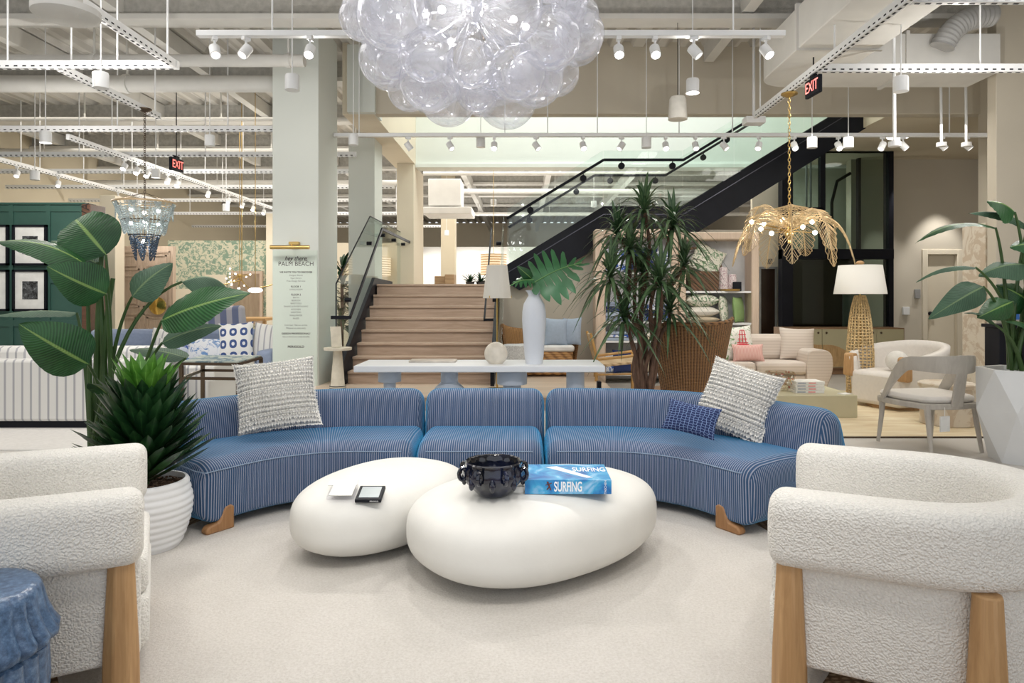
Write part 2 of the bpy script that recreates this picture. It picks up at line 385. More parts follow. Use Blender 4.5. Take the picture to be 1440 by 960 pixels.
def rugmat():
    t = NT('cream_wool_rug'); co = t.coord(); n = t.noise(co, 90, 5, .7); n2 = t.noise(co, 2.5, 4, .6)
    ca = t.ramp(n, [(.28, (.58, .54, .49)), (.62, (.715, .68, .635))]); cb = t.ramp(n2, [(.3, (.93, .93, .92)), (.7, (1, 1, 1))])
    mx = t.n('ShaderNodeMixRGB', blend_type='MULTIPLY'); mx.inputs[0].default_value = 1; t.l(ca, mx.inputs[1]); t.l(cb, mx.inputs[2])
    t.l(mx.outputs[0], t.b.inputs['Base Color']); t.setp(rough=1, Sheen_Weight=.15); t.bump(n, .7, .012); return t.m
m = MB(); m.lathe([(0, .012), (1.68, .012), (1.70, .02), (1.69, .032), (1.66, .036), (0, .036)], (-.28, 3.42, 0), 96)
solo('round_rug', m, rugmat(), 'large round cream wool rug under the two pebble coffee tables', 'rug')
def travertine():
    t = NT('striated_beige_rug'); co = t.coord('Object', (1, 6, 1)); n = t.noise(co, 1.2, 6, .6, .8)
    t.l(t.ramp(n, [(.3, (.62, .47, .28)), (.5, (.74, .62, .42)), (.7, (.82, .74, .56))]), t.b.inputs['Base Color']); t.setp(rough=.8); return t.m
m = MB(); m.bb(1.55, 5.3, 6.46, 9.6, .0, .012); m.cur = 1; m.bb(1.55, 5.3, 6.43, 6.46, 0, .013)
solo('beige_area_rug', m, [travertine(), W['bronze']], 'beige striated area rug with dark edge under the pink sofa group', 'rug', smooth=0)
m = MB(); m.bb(-9.5, -3.0, 5.9, 9.6, 0, .012); solo('pale_area_rug', m, plain('pale_wool_rug', (.72, .70, .67), .95, 0, .05, 30), 'pale flat area rug under the white striped sofa', 'rug', smooth=0)
m = MB(); m.bb(-4.6, -2.8, 9.3, 10.8, 0.0, .01); solo('blue_rug', m, plain('blue_rug_pile', (.12, .18, .38), .95, 0, .3, 30), 'blue patterned rug beyond the brass console table', 'rug', smooth=0)

# ================================================================ CEILING SERVICES
def pipe(y, z, r, x0=-11, x1=-2.7, lab='', name='duct_pipe', joints=2.4):
    t = thing(name, lab, 'pipe', ((x0+x1)/2, y, z-r))
    m = MB(); m.tube([(x0, y, z), (x1, y, z)], r, 16); part('pipe_run', m, W['joist'], t)
    x = x0+.9
    while x < x1:
        m = MB(); m.tube([(x-.03, y, z), (x+.03, y, z)], r*1.15, 16); m.bar((x, y, z+r), (x, y, 4.95), .02, .02); part('hanger', m, W['joist'], t); x += joints
pipe(8.45, 4.25, .075, lab='white painted pipe below the deck, nearer of two at upper left')
pipe(9.15, 4.18, .11, lab='thick white duct pipe at upper left, elbowed end by the column')
for i, (y, z, r, w_) in enumerate([(12.0, 4.45, .03, 'first'), (14.4, 4.4, .05, 'second'), (17.2, 4.2, .06, 'third')]):
    pipe(y, z, r, lab='slim white sprinkler pipe crossing the left ceiling, %s behind the thick duct' % w_)
for i, (y, z, r, w_) in enumerate([(16.5, 4.3, .05, 'nearest'), (19, 4.25, .07, 'middle'), (23, 4.1, .06, 'farthest')]):
    pipe(y, z, r, -2.4, 8, lab='white pipe seen under the stairwell header, %s of three' % w_)
# slotted strut channel
def strutmat():
    t = NT('slotted_white_channel'); t.setp(col=(.78, .79, .8), rough=.4); return t.m
def strut(a, b, lab, hang=(), r=.055):
    a = Vector(a); b = Vector(b); t = thing('strut_channel', lab, 'ceiling track', (a+b)/2)
    m = MB(); m.bar(a, b, r, .08); part('channel', m, W['white'], t, bevel=.004)
    d = (b-a); L = d.length; d.normalize(); m = MB(); n = int(L/.085); sd = d.cross(Vector((0, 0, 1)))
    for i in range(n):
        c = a+d*(.05+i*.085)
        m.bar(c-d*.02+Vector((0, 0, -.041)), c+d*.02+Vector((0, 0, -.041)), .018, .004)
        for s_ in (-1, 1):
            e = c+sd*s_*r/2+Vector((0, 0, -.018)); m.bar(e-d*.018, e+d*.018, .004, .012)
    o = part('slots', m, W['black'], t); o['kind'] = 'stuff'
    for h in hang:
        c = a+d*L*h; m = MB(); m.tube([c+Vector((0, 0, .04)), (c.x, c.y, 4.95)], .009, 6); part('hanger_rod', m, W['white'], t)
ZT = 3.64
strut((-9.5, 6.8, ZT), (-3.43, 6.8, ZT), 'slotted white channel crossing left to right at upper left', (.5, .72, .9))
strut((-3.46, 3.2, ZT), (-3.46, 6.76, ZT), 'slotted white channel running back at upper left, above the cross channel end', (.6, .97))
strut((-4.66, 6.86, ZT), (-4.66, 8.75, ZT), 'slotted white channel the beaded chandelier hangs from', (.1, .95))
strut((2.97, 3.2, ZT), (2.97, 8.7, ZT), 'slotted white channel the gold palm chandelier hangs from', (.6, .97))
strut((3.0, 6.9, ZT), (8.8, 6.9, ZT), 'slotted white channel crossing at upper right over the exit sign', (.28, .62, .75))
strut((3.0, 5.28, ZT), (6.6, 5.28, ZT), 'slotted white channel at the top right frame edge', (.5,))
for i, (y, w_) in enumerate([(9.4, 'nearest'), (11.1, 'second'), (12.6, 'third'), (14.4, 'fourth'), (16.4, 'fifth'), (19, 'sixth'), (22.5, 'farthest')]):
    strut((-10.9, y, ZT), (-3.3 if y < 10 else -2.7, y, ZT), 'slotted white channel across the left ceiling behind the beaded chandelier, %s' % w_, (.2, .45, .7, .9), .05)
strut((-6.4, 9.6, ZT-.06), (-6.4, 20, ZT-.06), 'white track running back at left with a row of lit spotlights', (.1, .4, .8), .05)
strut((-8.6, 9.6, ZT-.06), (-8.6, 16, ZT-.06), 'white track running back at far left near the beige wall', (.1, .4, .8), .05)
# near and second cross tracks
def track(x0, x1, y, z, lab, hang, wd=.06):
    t = thing('lighting_track', lab, 'ceiling track', ((x0+x1)/2, y, z))
    m = MB(); m.bb(x0, x1, y-wd/2, y+wd/2, z-.025, z+.025); part('rail', m, W['white'], t, bevel=.005)
    for x in hang: m = MB(); m.tube([(x, y, z+.02), (x, y, 4.95)], .008, 6); part('hanger_rod', m, W['white'], t)
track(X(278, 6), X(1103, 6), 6.0, Z(48, 6), 'white lighting track nearest the camera, behind the glass bubble chandelier', [-2.2, 1.85], .075)
track(X(470, 9.6), X(1399, 9.6), 9.6, Z(190, 9.6), 'long white lighting track in front of the stairwell header', [-2.3, -.25, .35, 1.05, 2.2, 2.95, 5.25, 6.0], .075)
# spotlights
W['bulb'] = emit('lit_lens', (1, .95, .88), 14); W['lens'] = emit('dim_lens', (1, .95, .88), 1.6); W['darklens'] = plain('unlit_lens', (.5, .5, .5), .2)
def make_spot(name, lab, lens):
    t = thing(name, lab, 'spotlight', (0, 0, 0))
    m = MB(); m.bb(-.02, .02, -.035, .035, -.03, 0); m.tube([(0, 0, -.03), (0, 0, -.09)], .01, 8); part('bracket', m, W['white'], t)
    R = Matrix.Rotation(radians(-38), 4, 'X')
    m = MB(); m.lathe([(.03, .05), (.045, .04), (.045, -.07), (.038, -.07), (.036, -.05)], (0, 0, 0), 18, closed_top=False); m.xf(R); m.move((0, -.0, -.12)); part('lamp_head', m, W['white'], t)
    m = MB(); m.cyl((0, 0, -.064), .037, .005, 18); m.xf(R); m.move((0, 0, -.12)); part('lens', m, lens, t)
    return t
SP = {}
def place_spot(x, y, z, rz, lit, lab, grp):
    k = 'lit' if lit else 'off'
    if k not in SP:
        SP[k] = make_spot('track_spotlight', lab, W['bulb'] if lit else W['lens']); o = SP[k]; o.location = (x, y, z); o.rotation_euler = (0, 0, rz); o['group'] = grp
    else: dup(SP[k], (x, y, z), rz, lab, grp)
ORD = ['first', 'second', 'third', 'fourth', 'fifth', 'sixth', 'seventh', 'eighth', 'ninth', 'tenth', 'eleventh', 'twelfth', 'thirteenth', 'fourteenth', 'fifteenth', 'sixteenth', 'seventeenth', 'eighteenth', 'nineteenth', 'twentieth']
for i, (px, lit, rz) in enumerate([(302, 0, .6), (346, 0, -.5), (436, 1, 0), (870, 1, 0), (921, 1, 0), (976, 0, 1.2), (1077, 1, .5)]):
    place_spot(X(px, 6), 6.0, Z(48, 6)-.025, rz, lit, '%s white spotlight on the nearest track, %s from the left' % ('glowing' if lit else 'dim', ORD[i]), 'spotlights on the nearest track')
for i, (px, lit, rz) in enumerate([(574, 0, 2.0), (633, 0, .8), (695, 1, 0), (754, 0, .9), (820, 1, .2), (874, 0, -1), (936, 1, 0), (978, 0, 0), (1018, 0, .9), (1067, 0, -.6), (1117, 1, 0), (1179, 1, 0), (1241, 0, -1), (1270, 0, 1), (1325, 0, 1), (1360, 0, 1)]):
    place_spot(X(px, 9.6), 9.6, Z(190, 9.6)-.025, rz, lit, '%s white spotlight on the stairwell track, %s from the left' % ('glowing' if lit else 'dim', ORD[i]), 'spotlights on the stairwell track')
for i, (px, py) in enumerate([(175, 213), (193, 219), (207, 225), (236, 236), (250, 241), (293, 258), (322, 268), (341, 276), (356, 283), (371, 287)]):
    D = F*6.4/(735-px); place_spot(-6.4, D, ZT-.1, 0, i not in (3, 6), 'small %s spotlight on the left receding track, %s from the front' % ('glowing' if i not in (3, 6) else 'dim', ORD[i]), 'spotlights on the left receding track')
for i, px in enumerate([24, 82, 166, 196]):
    D = F*8.6/(735-px); place_spot(-8.6, D, ZT-.1, .4, 0, 'small dim spotlight on the far left track, %s from the front' % ORD[i], 'spotlights on the far left track')
# white cylinder pendants
W['rod'] = W['white']
def make_pendant(lab):
    t = thing('cylinder_pendant', lab, 'pendant light', (0, 0, 0))
    m = MB(); m.lathe([(.055, 0), (.066, 0), (.066, .13), (.06, .145), (0, .145)], (0, 0, 0), 24, closed_top=False); part('shade', m, W['white'], t)
    m = MB(); m.cyl((0, 0, .006), .055, .004, 24); part('diffuser', m, W['bulbsoft'], t)
    m = MB(); m.tube([(0, 0, .04), (0, 0, 1.0)], .006, 6); part('suspension_rod', m, W['white'], t); return t
def fit_rod(o):
    for c_ in o.children:
        if c_.name.startswith('suspension_rod'): c_.scale = (1, 1, 5.01-o.location.z)
W['bulbsoft'] = emit('pendant_diffuser', (1, .97, .92), 4)
pd = None
for px, py, wpx, D, w_ in [(142, 124, 20, 6.3, 'under the cross channel at upper left'), (411, 127, 20, 6.4, 'in front of the white column'), (974, 131, 18, 7.0, 'below the nearest track at right'), (1267, 129, 20, 6.5, 'below the right cross channel'),
        (64, 201, 15, 8.5, 'at far left below the beam'), (295, 205, 14, 9.3, 'between the chandelier chain and the column'), (49, 253, 12, 10.6, 'at far left, lowest one'), (497, 204, 12, 9.3, 'beside the narrow column under the long track'),
        (676, 207, 12, 9.9, 'under the bubble chandelier right of its lowest globe'), (909, 208, 12, 9.3, 'in front of the mint wall at right'), (1142, 208, 12, 9.3, 'beside the gold chandelier chain'), (1193, 208, 12, 9.3, 'right of the bright spotlight by the stair'),
        (219, 250, 11, 11.3, 'just above the beaded chandelier rim'), (694, 289, 8, 15.8, 'in the back room above the stair landing'), (628, 331, 7, 19, 'in the back room before the small column'), (835, 291, 8, 16.5, 'behind the glass of the stair rail'), (318, 297, 9, 13.5, 'left of the column in the back ceiling')]:
    p = P(px, py, D); lab = 'white cylinder pendant %s' % w_
    if pd is None: pd = make_pendant(lab); pd.location = p; pd['group'] = 'white cylinder pendants'; fit_rod(pd)
    else: fit_rod(dup(pd, p, 0, lab, 'white cylinder pendants'))
# larger matt pendant
t = thing('drum_pendant', 'larger matt white pendant on a thin cord before the stair header', 'pendant light', P(953, 168, 8.2))
p = P(953, 168, 8.2); m = MB(); m.lathe([(.10, 0), (.115, 0), (.10, .24), (.085, .27), (0, .27)], p, 28, closed_top=False); part('shade', m, plain('matt_pendant_white', (.62, .60, .55), .8), t)
m = MB(); m.tube([p+Vector((0, 0, .26)), (p.x, p.y, 4.95)], .004, 6); part('cord', m, W['black'], t)
# smoke detector / round diffuser top left
p = P(93, 22, 4.3); m = MB(); m.lathe([(0, -.02), (.15, -.02), (.19, 0), (.19, .04), (.09, .06), (.09, .35), (0, .35)], p, 36)
solo('round_air_diffuser', m, W['joist'], 'large round off-white ceiling disc at top left', 'air diffuser')
p = P(1060, 170, 9.2); m = MB(); m.box(p, (.26, .2, .09)); m.tube([p, p+Vector((0, 0, 1.27))], .02, 8); solo('access_point', m, W['white'], 'small white ceiling box on a rod left of the gold chandelier chain', 'ceiling device', bevel=.01)
for px, D, w_ in [(1256, 7.0, 'left'), (1322, 8.8, 'middle'), (1357, 8.8, 'right')]:
    m = MB(); m.tube([(X(px, D), D, 4.95), (X(px+2, D), D, Z(200, D))], .016, 8); m.cyl((X(px+2, D), D, Z(206, D)), .06, .05, 16)
    solo('drop_pole', m, W['white'], 'white drop pole with round end cap at upper right, %s of three' % w_, 'ceiling device', 'white drop poles')
# HVAC ducts
def duct():
    t = thing('air_duct', 'large white rectangular air duct with an elbow at upper right', 'duct', (4.2, 7.9, 3.92))
    m = MB(); poly = [(5.5, 7.85), (5.5, 8.45)]
    for k in range(9): a = pi/2+k*pi/2/8; poly.append((3.25+.38*cos(a), 8.07+.38*sin(a)))
    poly += [(2.87, 3.0), (3.72, 3.0), (3.72, 7.85)]
    m.prism(poly, 3.92, 4.36, 'z'); part('duct_body', m, W['joist'], t, bevel=.01)
    for y in (4.4, 5.8, 7.1): m = MB(); m.bb(2.845, 3.745, y, y+.04, 3.895, 4.385); part('flange', m, W['joist'], t)
    for x in (4.4,): m = MB(); m.bb(x, x+.04, 7.825, 8.475, 3.895, 4.385); part('flange', m, W['joist'], t)
duct()
m = MB(); pts = bez((5.7, 8.9, 4.1), (4.9, 8.7, 5.0), (4.35, 8.3, 4.5), 24); rr = [.2+.012*(i % 2) for i in range(24)]
pts = bez(P(1396, 22, 7.75), P(1345, 20, 7.7), P(1325, 66, 7.75), 30); m.tube(pts, [.12+.01*(i % 2) for i in range(30)], 16)
solo('flexible_duct', m, plain('grey_foil_duct', (.42, .42, .42), .6), 'grey ribbed flexible duct above the rectangular duct at upper right', 'duct')
m = MB(); x0 = X(602, 17); m.bb(x0, X(648, 17), 17, 17.9, Z(289, 17), Z(251, 17)); m.bb(x0-.1, x0+1.1, 16.8, 17.9, Z(302, 17), Z(292, 17))
solo('ceiling_air_unit', m, W['joist'], 'boxy white ceiling air unit above the stair landing', 'air unit', bevel=.02)
# exit signs
W['exit'] = emit('exit_red', (1, .04, .02), 1.6)
def text_obj(name, s, size, loc, rot, mat, parent=None, ext=.001, align='CENTER', sx=1, sy=1, space=1, shear=0, off=0):
    cu = bpy.data.curves.new(name, 'FONT'); cu.body = s; cu.size = size; cu.extrude = ext; cu.align_x = align; cu.align_y = 'CENTER'; cu.space_character = space; cu.shear = shear; cu.offset = off
    o = bpy.data.objects.new(name, cu); COL.objects.link(o)
    dg = bpy.context.evaluated_depsgraph_get(); dg.update(); me = bpy.data.meshes.new_from_object(o.evaluated_get(dg)); me.name = name
    bpy.data.objects.remove(o); o = bpy.data.objects.new(name, me); COL.objects.link(o); me.materials.clear(); me.materials.append(mat)
    o.scale = (sx, sy, 1); o.rotation_euler = rot
    if parent is not None: o.parent = parent; o.location = Vector(loc)-wpos(parent)
    else: o.location = loc
    return o
def exit_sign(p, ang, k, lab):
    t = thing('exit_sign', lab, 'exit sign', p)
    m = MB(); m.box((0, 0, 0), (.40*k, .06*k, .26*k)); m.rotz(ang); m.move(p); part('housing', m, W['black'], t, bevel=.01)
    m = MB(); m.box((0, 0, .15*k), (.12*k, .05*k, .05*k)); m.tube([(0, 0, .15*k), (0, 0, (4.95-p[2]) if k > .75 else .30)], .008, 6); m.rotz(ang); m.move(p); part('canopy', m, W['black'], t)
    q = Vector(p)+Matrix.Rotation(ang, 3, 'Z') @ Vector((0, -.033*k, 0))
    text_obj('lettering', 'EXIT', .22*k, q, (pi/2, 0, ang), W['exit'], t, .001, sx=.8)
exit_sign(P(1144, 122, 6.95), radians(-85), .70, 'black exit sign with red letters at the corner of the right channel')
exit_sign(P(248, 232, 10.6), radians(85), .8, 'smaller black exit sign with red letters right of the chandelier chain')
# ================================================================ BUBBLE CHANDELIER
def bubble():
    t = NT('clear_blown_glass'); co = t.coord('Object'); n = t.noise(co, 4, 3, .5, 2.5)
    lw = t.n('ShaderNodeLayerWeight'); lw.inputs[0].default_value = .32
    tr = t.n('ShaderNodeBsdfTransparent'); tr.inputs[0].default_value = (.985, .985, .99, 1)
    t.l(t.ramp(lw.outputs['Facing'], [(.66, (.98, .98, 1)), (.80, (.76, .77, .80)), (.95, (.24, .25, .28))]), tr.inputs[0])
    g = t.n('ShaderNodeBsdfGlossy'); g.inputs[0].default_value = (.95, .96, 1, 1); g.inputs['Roughness'].default_value = .10
    bp = t.n('ShaderNodeBump'); bp.inputs['Strength'].default_value = .16; bp.inputs['Distance'].default_value = .02; t.l(n, bp.inputs['Height']); t.l(bp.outputs[0], g.inputs['Normal'])
    df = t.n('ShaderNodeBsdfTranslucent'); df.inputs[0].default_value = (.74, .75, .77, 1)
    ma = t.n('ShaderNodeMapRange'); ma.inputs[1].default_value = .35; ma.inputs[2].default_value = .7; ma.inputs[3].default_value = .16; ma.inputs[4].default_value = .40; t.l(n, ma.inputs[0])
    m1 = t.n('ShaderNodeMixShader'); t.l(ma.outputs[0], m1.inputs[0]); t.l(tr.outputs[0], m1.inputs[1]); t.l(df.outputs[0], m1.inputs[2])
    pw = t.n('ShaderNodeMath', operation='POWER'); pw.inputs[1].default_value = 1.6; t.l(lw.outputs['Facing'], pw.inputs[0])
    mu = t.n('ShaderNodeMath', operation='MULTIPLY'); mu.inputs[1].default_value = .28; t.l(pw.outputs[0], mu.inputs[0])
    ad = t.n('ShaderNodeMath', operation='ADD'); ad.inputs[1].default_value = .05; t.l(mu.outputs[0], ad.inputs[0])
    m2 = t.n('ShaderNodeMixShader'); t.l(ad.outputs[0], m2.inputs[0]); t.l(m1.outputs[0], m2.inputs[1]); t.l(g.outputs[0], m2.inputs[2])
    t.l(m2.outputs[0], t.out.inputs[0]); return t.m
W['bubble'] = bubble()
CB = Vector((-.255, 3.5, 2.80)); random.seed(11)
t = thing('bubble_chandelier', 'huge cluster chandelier of clear glass globes hanging over the coffee tables', 'chandelier', CB)
pl = []
HA = (.55, .46, .43)
def tryb(r, n):
    global pl
    for _ in range(n):
        if len(pl) >= 98: return
        v = Vector((random.gauss(0, 1), random.gauss(0, 1), random.gauss(0, .8))); v.normalize()
        if v.y > .35 and random.random() < .6: continue
        k = random.uniform(.90, 1.03)/((abs(v.x)**2.7+abs(v.y)**2.7+abs(v.z)**2.7)**(1/2.7)); q = Vector((v.x*HA[0], v.y*HA[1], v.z*HA[2]))*k; rr = r*random.uniform(.88, 1.1)
        if all((q-a).length > (rr+b)*.77 for a, b in pl): pl.append((q, rr))
tryb(.150, 500); tryb(.118, 900); tryb(.085, 1200); tryb(.055, 1500)
for q, r in pl:
    m = MB(); m.ball(CB+q, r, 32, 20); part('glass_globe', m, W['bubble'], t, smooth=180)
m = MB(); m.ball(CB, .06, 12, 8); m.tube([CB, (CB.x, CB.y, 4.95)], .012, 8)
for q, r in pl[::3]: m.tube([CB, CB+q*.82], .004, 5)
part('frame', m, plain('chrome', (.8, .8, .82), .15, 1), t)
W['bulbhot'] = emit('chandelier_bulb', (1, .98, .95), 10)
for k in range(9):
    a = k*2*pi/9; q = CB+Vector((.27*cos(a), .24*sin(a), -.08+.1*(k % 3)))
    m = MB(); m.ball(q, .019, 16, 10); part('bulb', m, W['bulbhot'], t)
for a in (0, 1.57, 3.14, 4.71): point(CB+Vector((.2*cos(a), .2*sin(a), -.05)), 1.5, .03, (1, .98, .96))

# ================================================================ SECTIONAL SOFA
def sofamat():
    t = NT('blue_corduroy'); uv = t.n('ShaderNodeTexCoord').outputs['UV']
    wv = t.wave(uv, 23, 0, 'X'); n = t.noise(t.coord(), 3, 4)
    c = t.ramp(wv, [(.42, (.020, .066, .155)), (.66, (.045, .095, .195)), (.88, (.30, .32, .41))])
    c2 = t.ramp(n, [(.3, (.88, .88, .88)), (.7, (1.05, 1.05, 1.05))])
    mx = t.n('ShaderNodeMixRGB', blend_type='MULTIPLY'); mx.inputs[0].default_value = 1; t.l(c, mx.inputs[1]); t.l(c2, mx.inputs[2])
    t.l(mx.outputs[0], t.b.inputs['Base Color']); t.setp(rough=.75, Sheen_Weight=1.0, Sheen_Roughness=.35, Sheen_Tint=(0, .42, .85, 1)); t.bump(wv, .35, .004); return t.m
W['sofa'] = sofamat()
SX, SD = -.27, 4.23; R0 = .68; A0 = radians(57); T1 = .75; T2 = T1+R0*A0; T3 = T2+.33
def spath(t, n, sgn):
    if t <= T1: p = (t, n); 
    elif t <= T2: a = (t-T1)/R0; p = (T1+(R0+n)*sin(a), (R0+n)*cos(a)-R0)
    else:
        a = A0; d = t-T2; p = (T1+(R0+n)*sin(a)+d*cos(a), (R0+n)*cos(a)-R0-d*sin(a))
    return Vector((SX+sgn*p[0], SD+p[1]))
def loftsofa(prof, t0, t1, sgn, er0, er1, nt=56, cz=.25, cn=.3, mirror=False, nref=.2):
    # prof: closed list of (n,z); er: end rounding length
    m = MB(); K = len(prof)
    ts = []
    N0 = 9
    for i in range(N0): ts.append(t0+er0*(1-cos(i/(N0-1)*pi/2)))
    mid = int(nt); 
    for i in range(1, mid): ts.append(t0+er0+(t1-t0-er0-er1)*i/mid)
    for i in range(N0): ts.append(t1-er1*(1-sin(i/(N0-1)*pi/2)))
    def k(t):
        a = 1.0
        if t < t0+er0: u = 1-(t-t0)/er0; a = (1-u**2.6)**(1/2.6) if u < 1 else 0
        elif t > t1-er1: u = 1-(t1-t)/er1; a = (1-u**2.6)**(1/2.6) if u < 1 else 0
        return a
    for tt in ts:
        a = k(tt); e = .13
        for n, z in prof:
            # shrink by an inset so that the corner radius stays constant
            nn = cn+(n-cn)*(1-(1-a)*min(1, e/max(.05, abs(n-cn))) if True else a) if a > 0 or True else cn
            zz = cz+(z-cz)*(1-(1-a)*min(1, e/max(.05, abs(z-cz))))
            if not mirror: q = spath(tt, nn, sgn)
            else: q = Vector((SX+tt, SD+nn))
            m.v.append(Vector((q.x, q.y, zz)))
    L = len(ts); U = lambda q: q if q < T1 else (T1+(q-T1)*(R0+nref)/R0 if q < T2 else T1+(T2-T1)*(R0+nref)/R0+q-T2)
    for i in range(L-1):
        for j in range(K):
            j2 = (j+1) % K
            ids = (i*K+j, (i+1)*K+j, (i+1)*K+j2, i*K+j2)
            if k(ts[i]) < .72 or k(ts[i+1]) < .72:
                def un(q):
                    cc = Vector((SX, SD-R0 if not mirror else SD)); v = m.v[q]; d = Vector((v.x, v.y))
                    b0 = spath(ts[i], 0, sgn) if not mirror else Vector((d.x, SD))
                    return ((d-b0).length, v.z)
                m.face(ids, [un(q) for q in ids])
            else: m.face(ids, [(U(ts[i]), j), (U(ts[i+1]), j), (U(ts[i+1]), j+1), (U(ts[i]), j+1)])
    uv0 = [(p[0], p[1]) for p in prof]
    m.face(list(range(K)), uv0); m.face([(L-1)*K+j for j in range(K)][::-1], uv0[::-1])
    return m
def rr(pts, rad, seg=5):
    # rounded closed polygon
    out = []; n = len(pts)
    for i in range(n):
        p = Vector(pts[i]); a = Vector(pts[i-1]); b = Vector(pts[(i+1) % n]); r = rad[i] if isinstance(rad, (list, tuple)) else rad
        da = (a-p); db = (b-p); r = min(r, da.length*.49, db.length*.49); pa = p+da.normalized()*r; pb = p+db.normalized()*r
        for k in range(seg+1):
            u = k/seg; q = pa*(1-u)**2+p*2*u*(1-u)+pb*u*u; out.append((q.x, q.y))
    return out
seatp = rr([(0, .09), (-.01, .385), (.06, .43), (.30, .445), (.60, .43), (.60, .09)], [.03, .05, .06, .2, .05, .03])
backp = rr([(.52, .12), (.53, .45), (.585, .665), (.74, .685), (.84, .50), (.86, .12)], [.03, .1, .07, .09, .14, .05])
def seam(t0, t1, sgn, mirror=False, endn=None):
    pts = []
    N = 40
    for i in range(N):
        tt = t0+(t1-t0)*i/(N-1); q = spath(tt, -.008, sgn) if not mirror else Vector((SX+tt, SD-.008)); pts.append((q.x, q.y, .378))
    if endn:
        for k in range(1, 12): q = spath(t1+.02, -.0+k*.05, sgn); pts.append((q.x, q.y, .378+.004*k))
    m = MB(); m.tube(pts, .0035, 6); return m
W['seam'] = plain('pale_blue_piping', (.22, .30, .42), .8, 0, .3, 200)
def sofa_module(kind, lab):
    loc = {'left': (SX-1.3, 4.3, 0), 'right': (SX+1.3, 4.3, 0), 'mid': (SX, 4.6, 0)}[kind]
    t = thing('sofa_section', lab, 'sofa', loc, 'sections of the curved blue sofa')
    if kind == 'mid':
        part('seat', loftsofa(seatp, -.405, .405, 1, .09, .09, 20, mirror=True), W['sofa'], t, smooth=70)
        part('backrest', loftsofa(backp, -.425, .425, 1, .11, .11, 20, cz=.38, cn=.69, mirror=True), W['sofa'], t, smooth=70)
        part('piping', seam(-.33, .33, 1, True), W['seam'], t)
        m = MB()
        for x in (-.25, .25): m.prism(rr([(x-.04, .0), (x+.04, .0), (x+.05, .12), (x-.05, .12)], .01), SD+.2, SD+.5, 'y')
        part('plinth_leg', m, W['oak'], t)
        return
    s = -1 if kind == 'left' else 1
    part('seat', loftsofa(seatp, .415, T3-(.06 if s < 0 else 0), s, .09, .10), W['sofa'], t, smooth=70)
    part('backrest', loftsofa(backp, .435, T3+.06-(.04 if s < 0 else 0), s, .11, .16, cz=.38, cn=.69, nref=.6), W['sofa'], t, smooth=70)
    part('piping', seam(.48, T3-.08, s, endn=1), W['seam'], t)
    for tt, nn in ((T3-.18, .02), (T3-.16, .72), (.6, .1), (.6, .72)):
        q = spath(tt, nn, s); d = (spath(tt+.01, nn, s)-spath(tt-.01, nn, s)).normalized()
        prof = [(-.075, .0), (.09, .0), (.10, .02), (.08, .045)]+[(.03-.045*k/5, .045+.085*(k/5)**1.4) for k in range(1, 6)]+[(-.05, .14), (-.075, .125)]
        m = MB(); m.prism(prof, -.028, .028, 'y'); m.rotz(math.atan2(d.y, d.x)); m.move((q.x, q.y, .034 if nn < .1 else .012)); part('leg', m, W['darkoak'], t, bevel=.010)
sofa_module('left', 'left curved section of the blue corduroy sofa, holding one white cushion')
sofa_module('mid', 'short straight middle section of the blue corduroy sofa')
sofa_module('right', 'right curved section of the blue corduroy sofa, holding two cushions')

# pillows
def pillow_mb(w_, h_, th, n=22, puff=.55, ear=.06):
    m = MB()
    def fn(sgn):
        def f(u, v):
            a, b = u*2-1, v*2-1
            e = 1-ear*(1-abs(a)**2)*abs(b)**2; g = 1-ear*(1-abs(b)**2)*abs(a)**2
            x = a*w_/2*g; y = b*h_/2*e
            z = sgn*th/2*((1-abs(a)**2.4)*(1-abs(b)**2.4))**puff
            return (x, z, y)
        return f
    uvf = lambda u, v: (u, v)
    m.grid(fn(-1), n, n, uvf=uvf); m.grid(fn(1), n, n, uvf=uvf); return m
def set_pillow(m, p, yaw, lean, roll=0):
    # p: bottom-centre contact; lean: backwards tilt
    zmin = min(v.z for v in m.v); m.move((0, 0, -zmin))
    M = Matrix.Translation(Vector(p)) @ Matrix.Rotation(yaw, 4, 'Z') @ Matrix.Rotation(-lean, 4, 'X') @ Matrix.Rotation(roll, 4, 'Y'); m.xf(M); return m
def tuftmat():
    t = NT('tufted_ivory_cotton'); co = t.n('ShaderNodeTexCoord').outputs['UV']; a = t.wave(co, 4.4, 1.2, 'Y'); b = t.wave(co, 8, 2.5, 'X')
    mx = t.n('ShaderNodeMath', operation='MULTIPLY_ADD'); t.l(b, mx.inputs[0]); mx.inputs[1].default_value = .45; t.l(a, mx.inputs[2])
    t.l(t.ramp(mx.outputs[0], [(.1, (.68, .67, .64)), (.8, (.88, .87, .84))]), t.b.inputs['Base Color']); t.bump(mx.outputs[0], 1, .02); t.setp(rough=.95); return t.m
W['tuft'] = tuftmat()
def tuft_pillow(w_, h_, th):
    m = pillow_mb(w_, h_, th, 40, ear=.1); N = 14
    return m
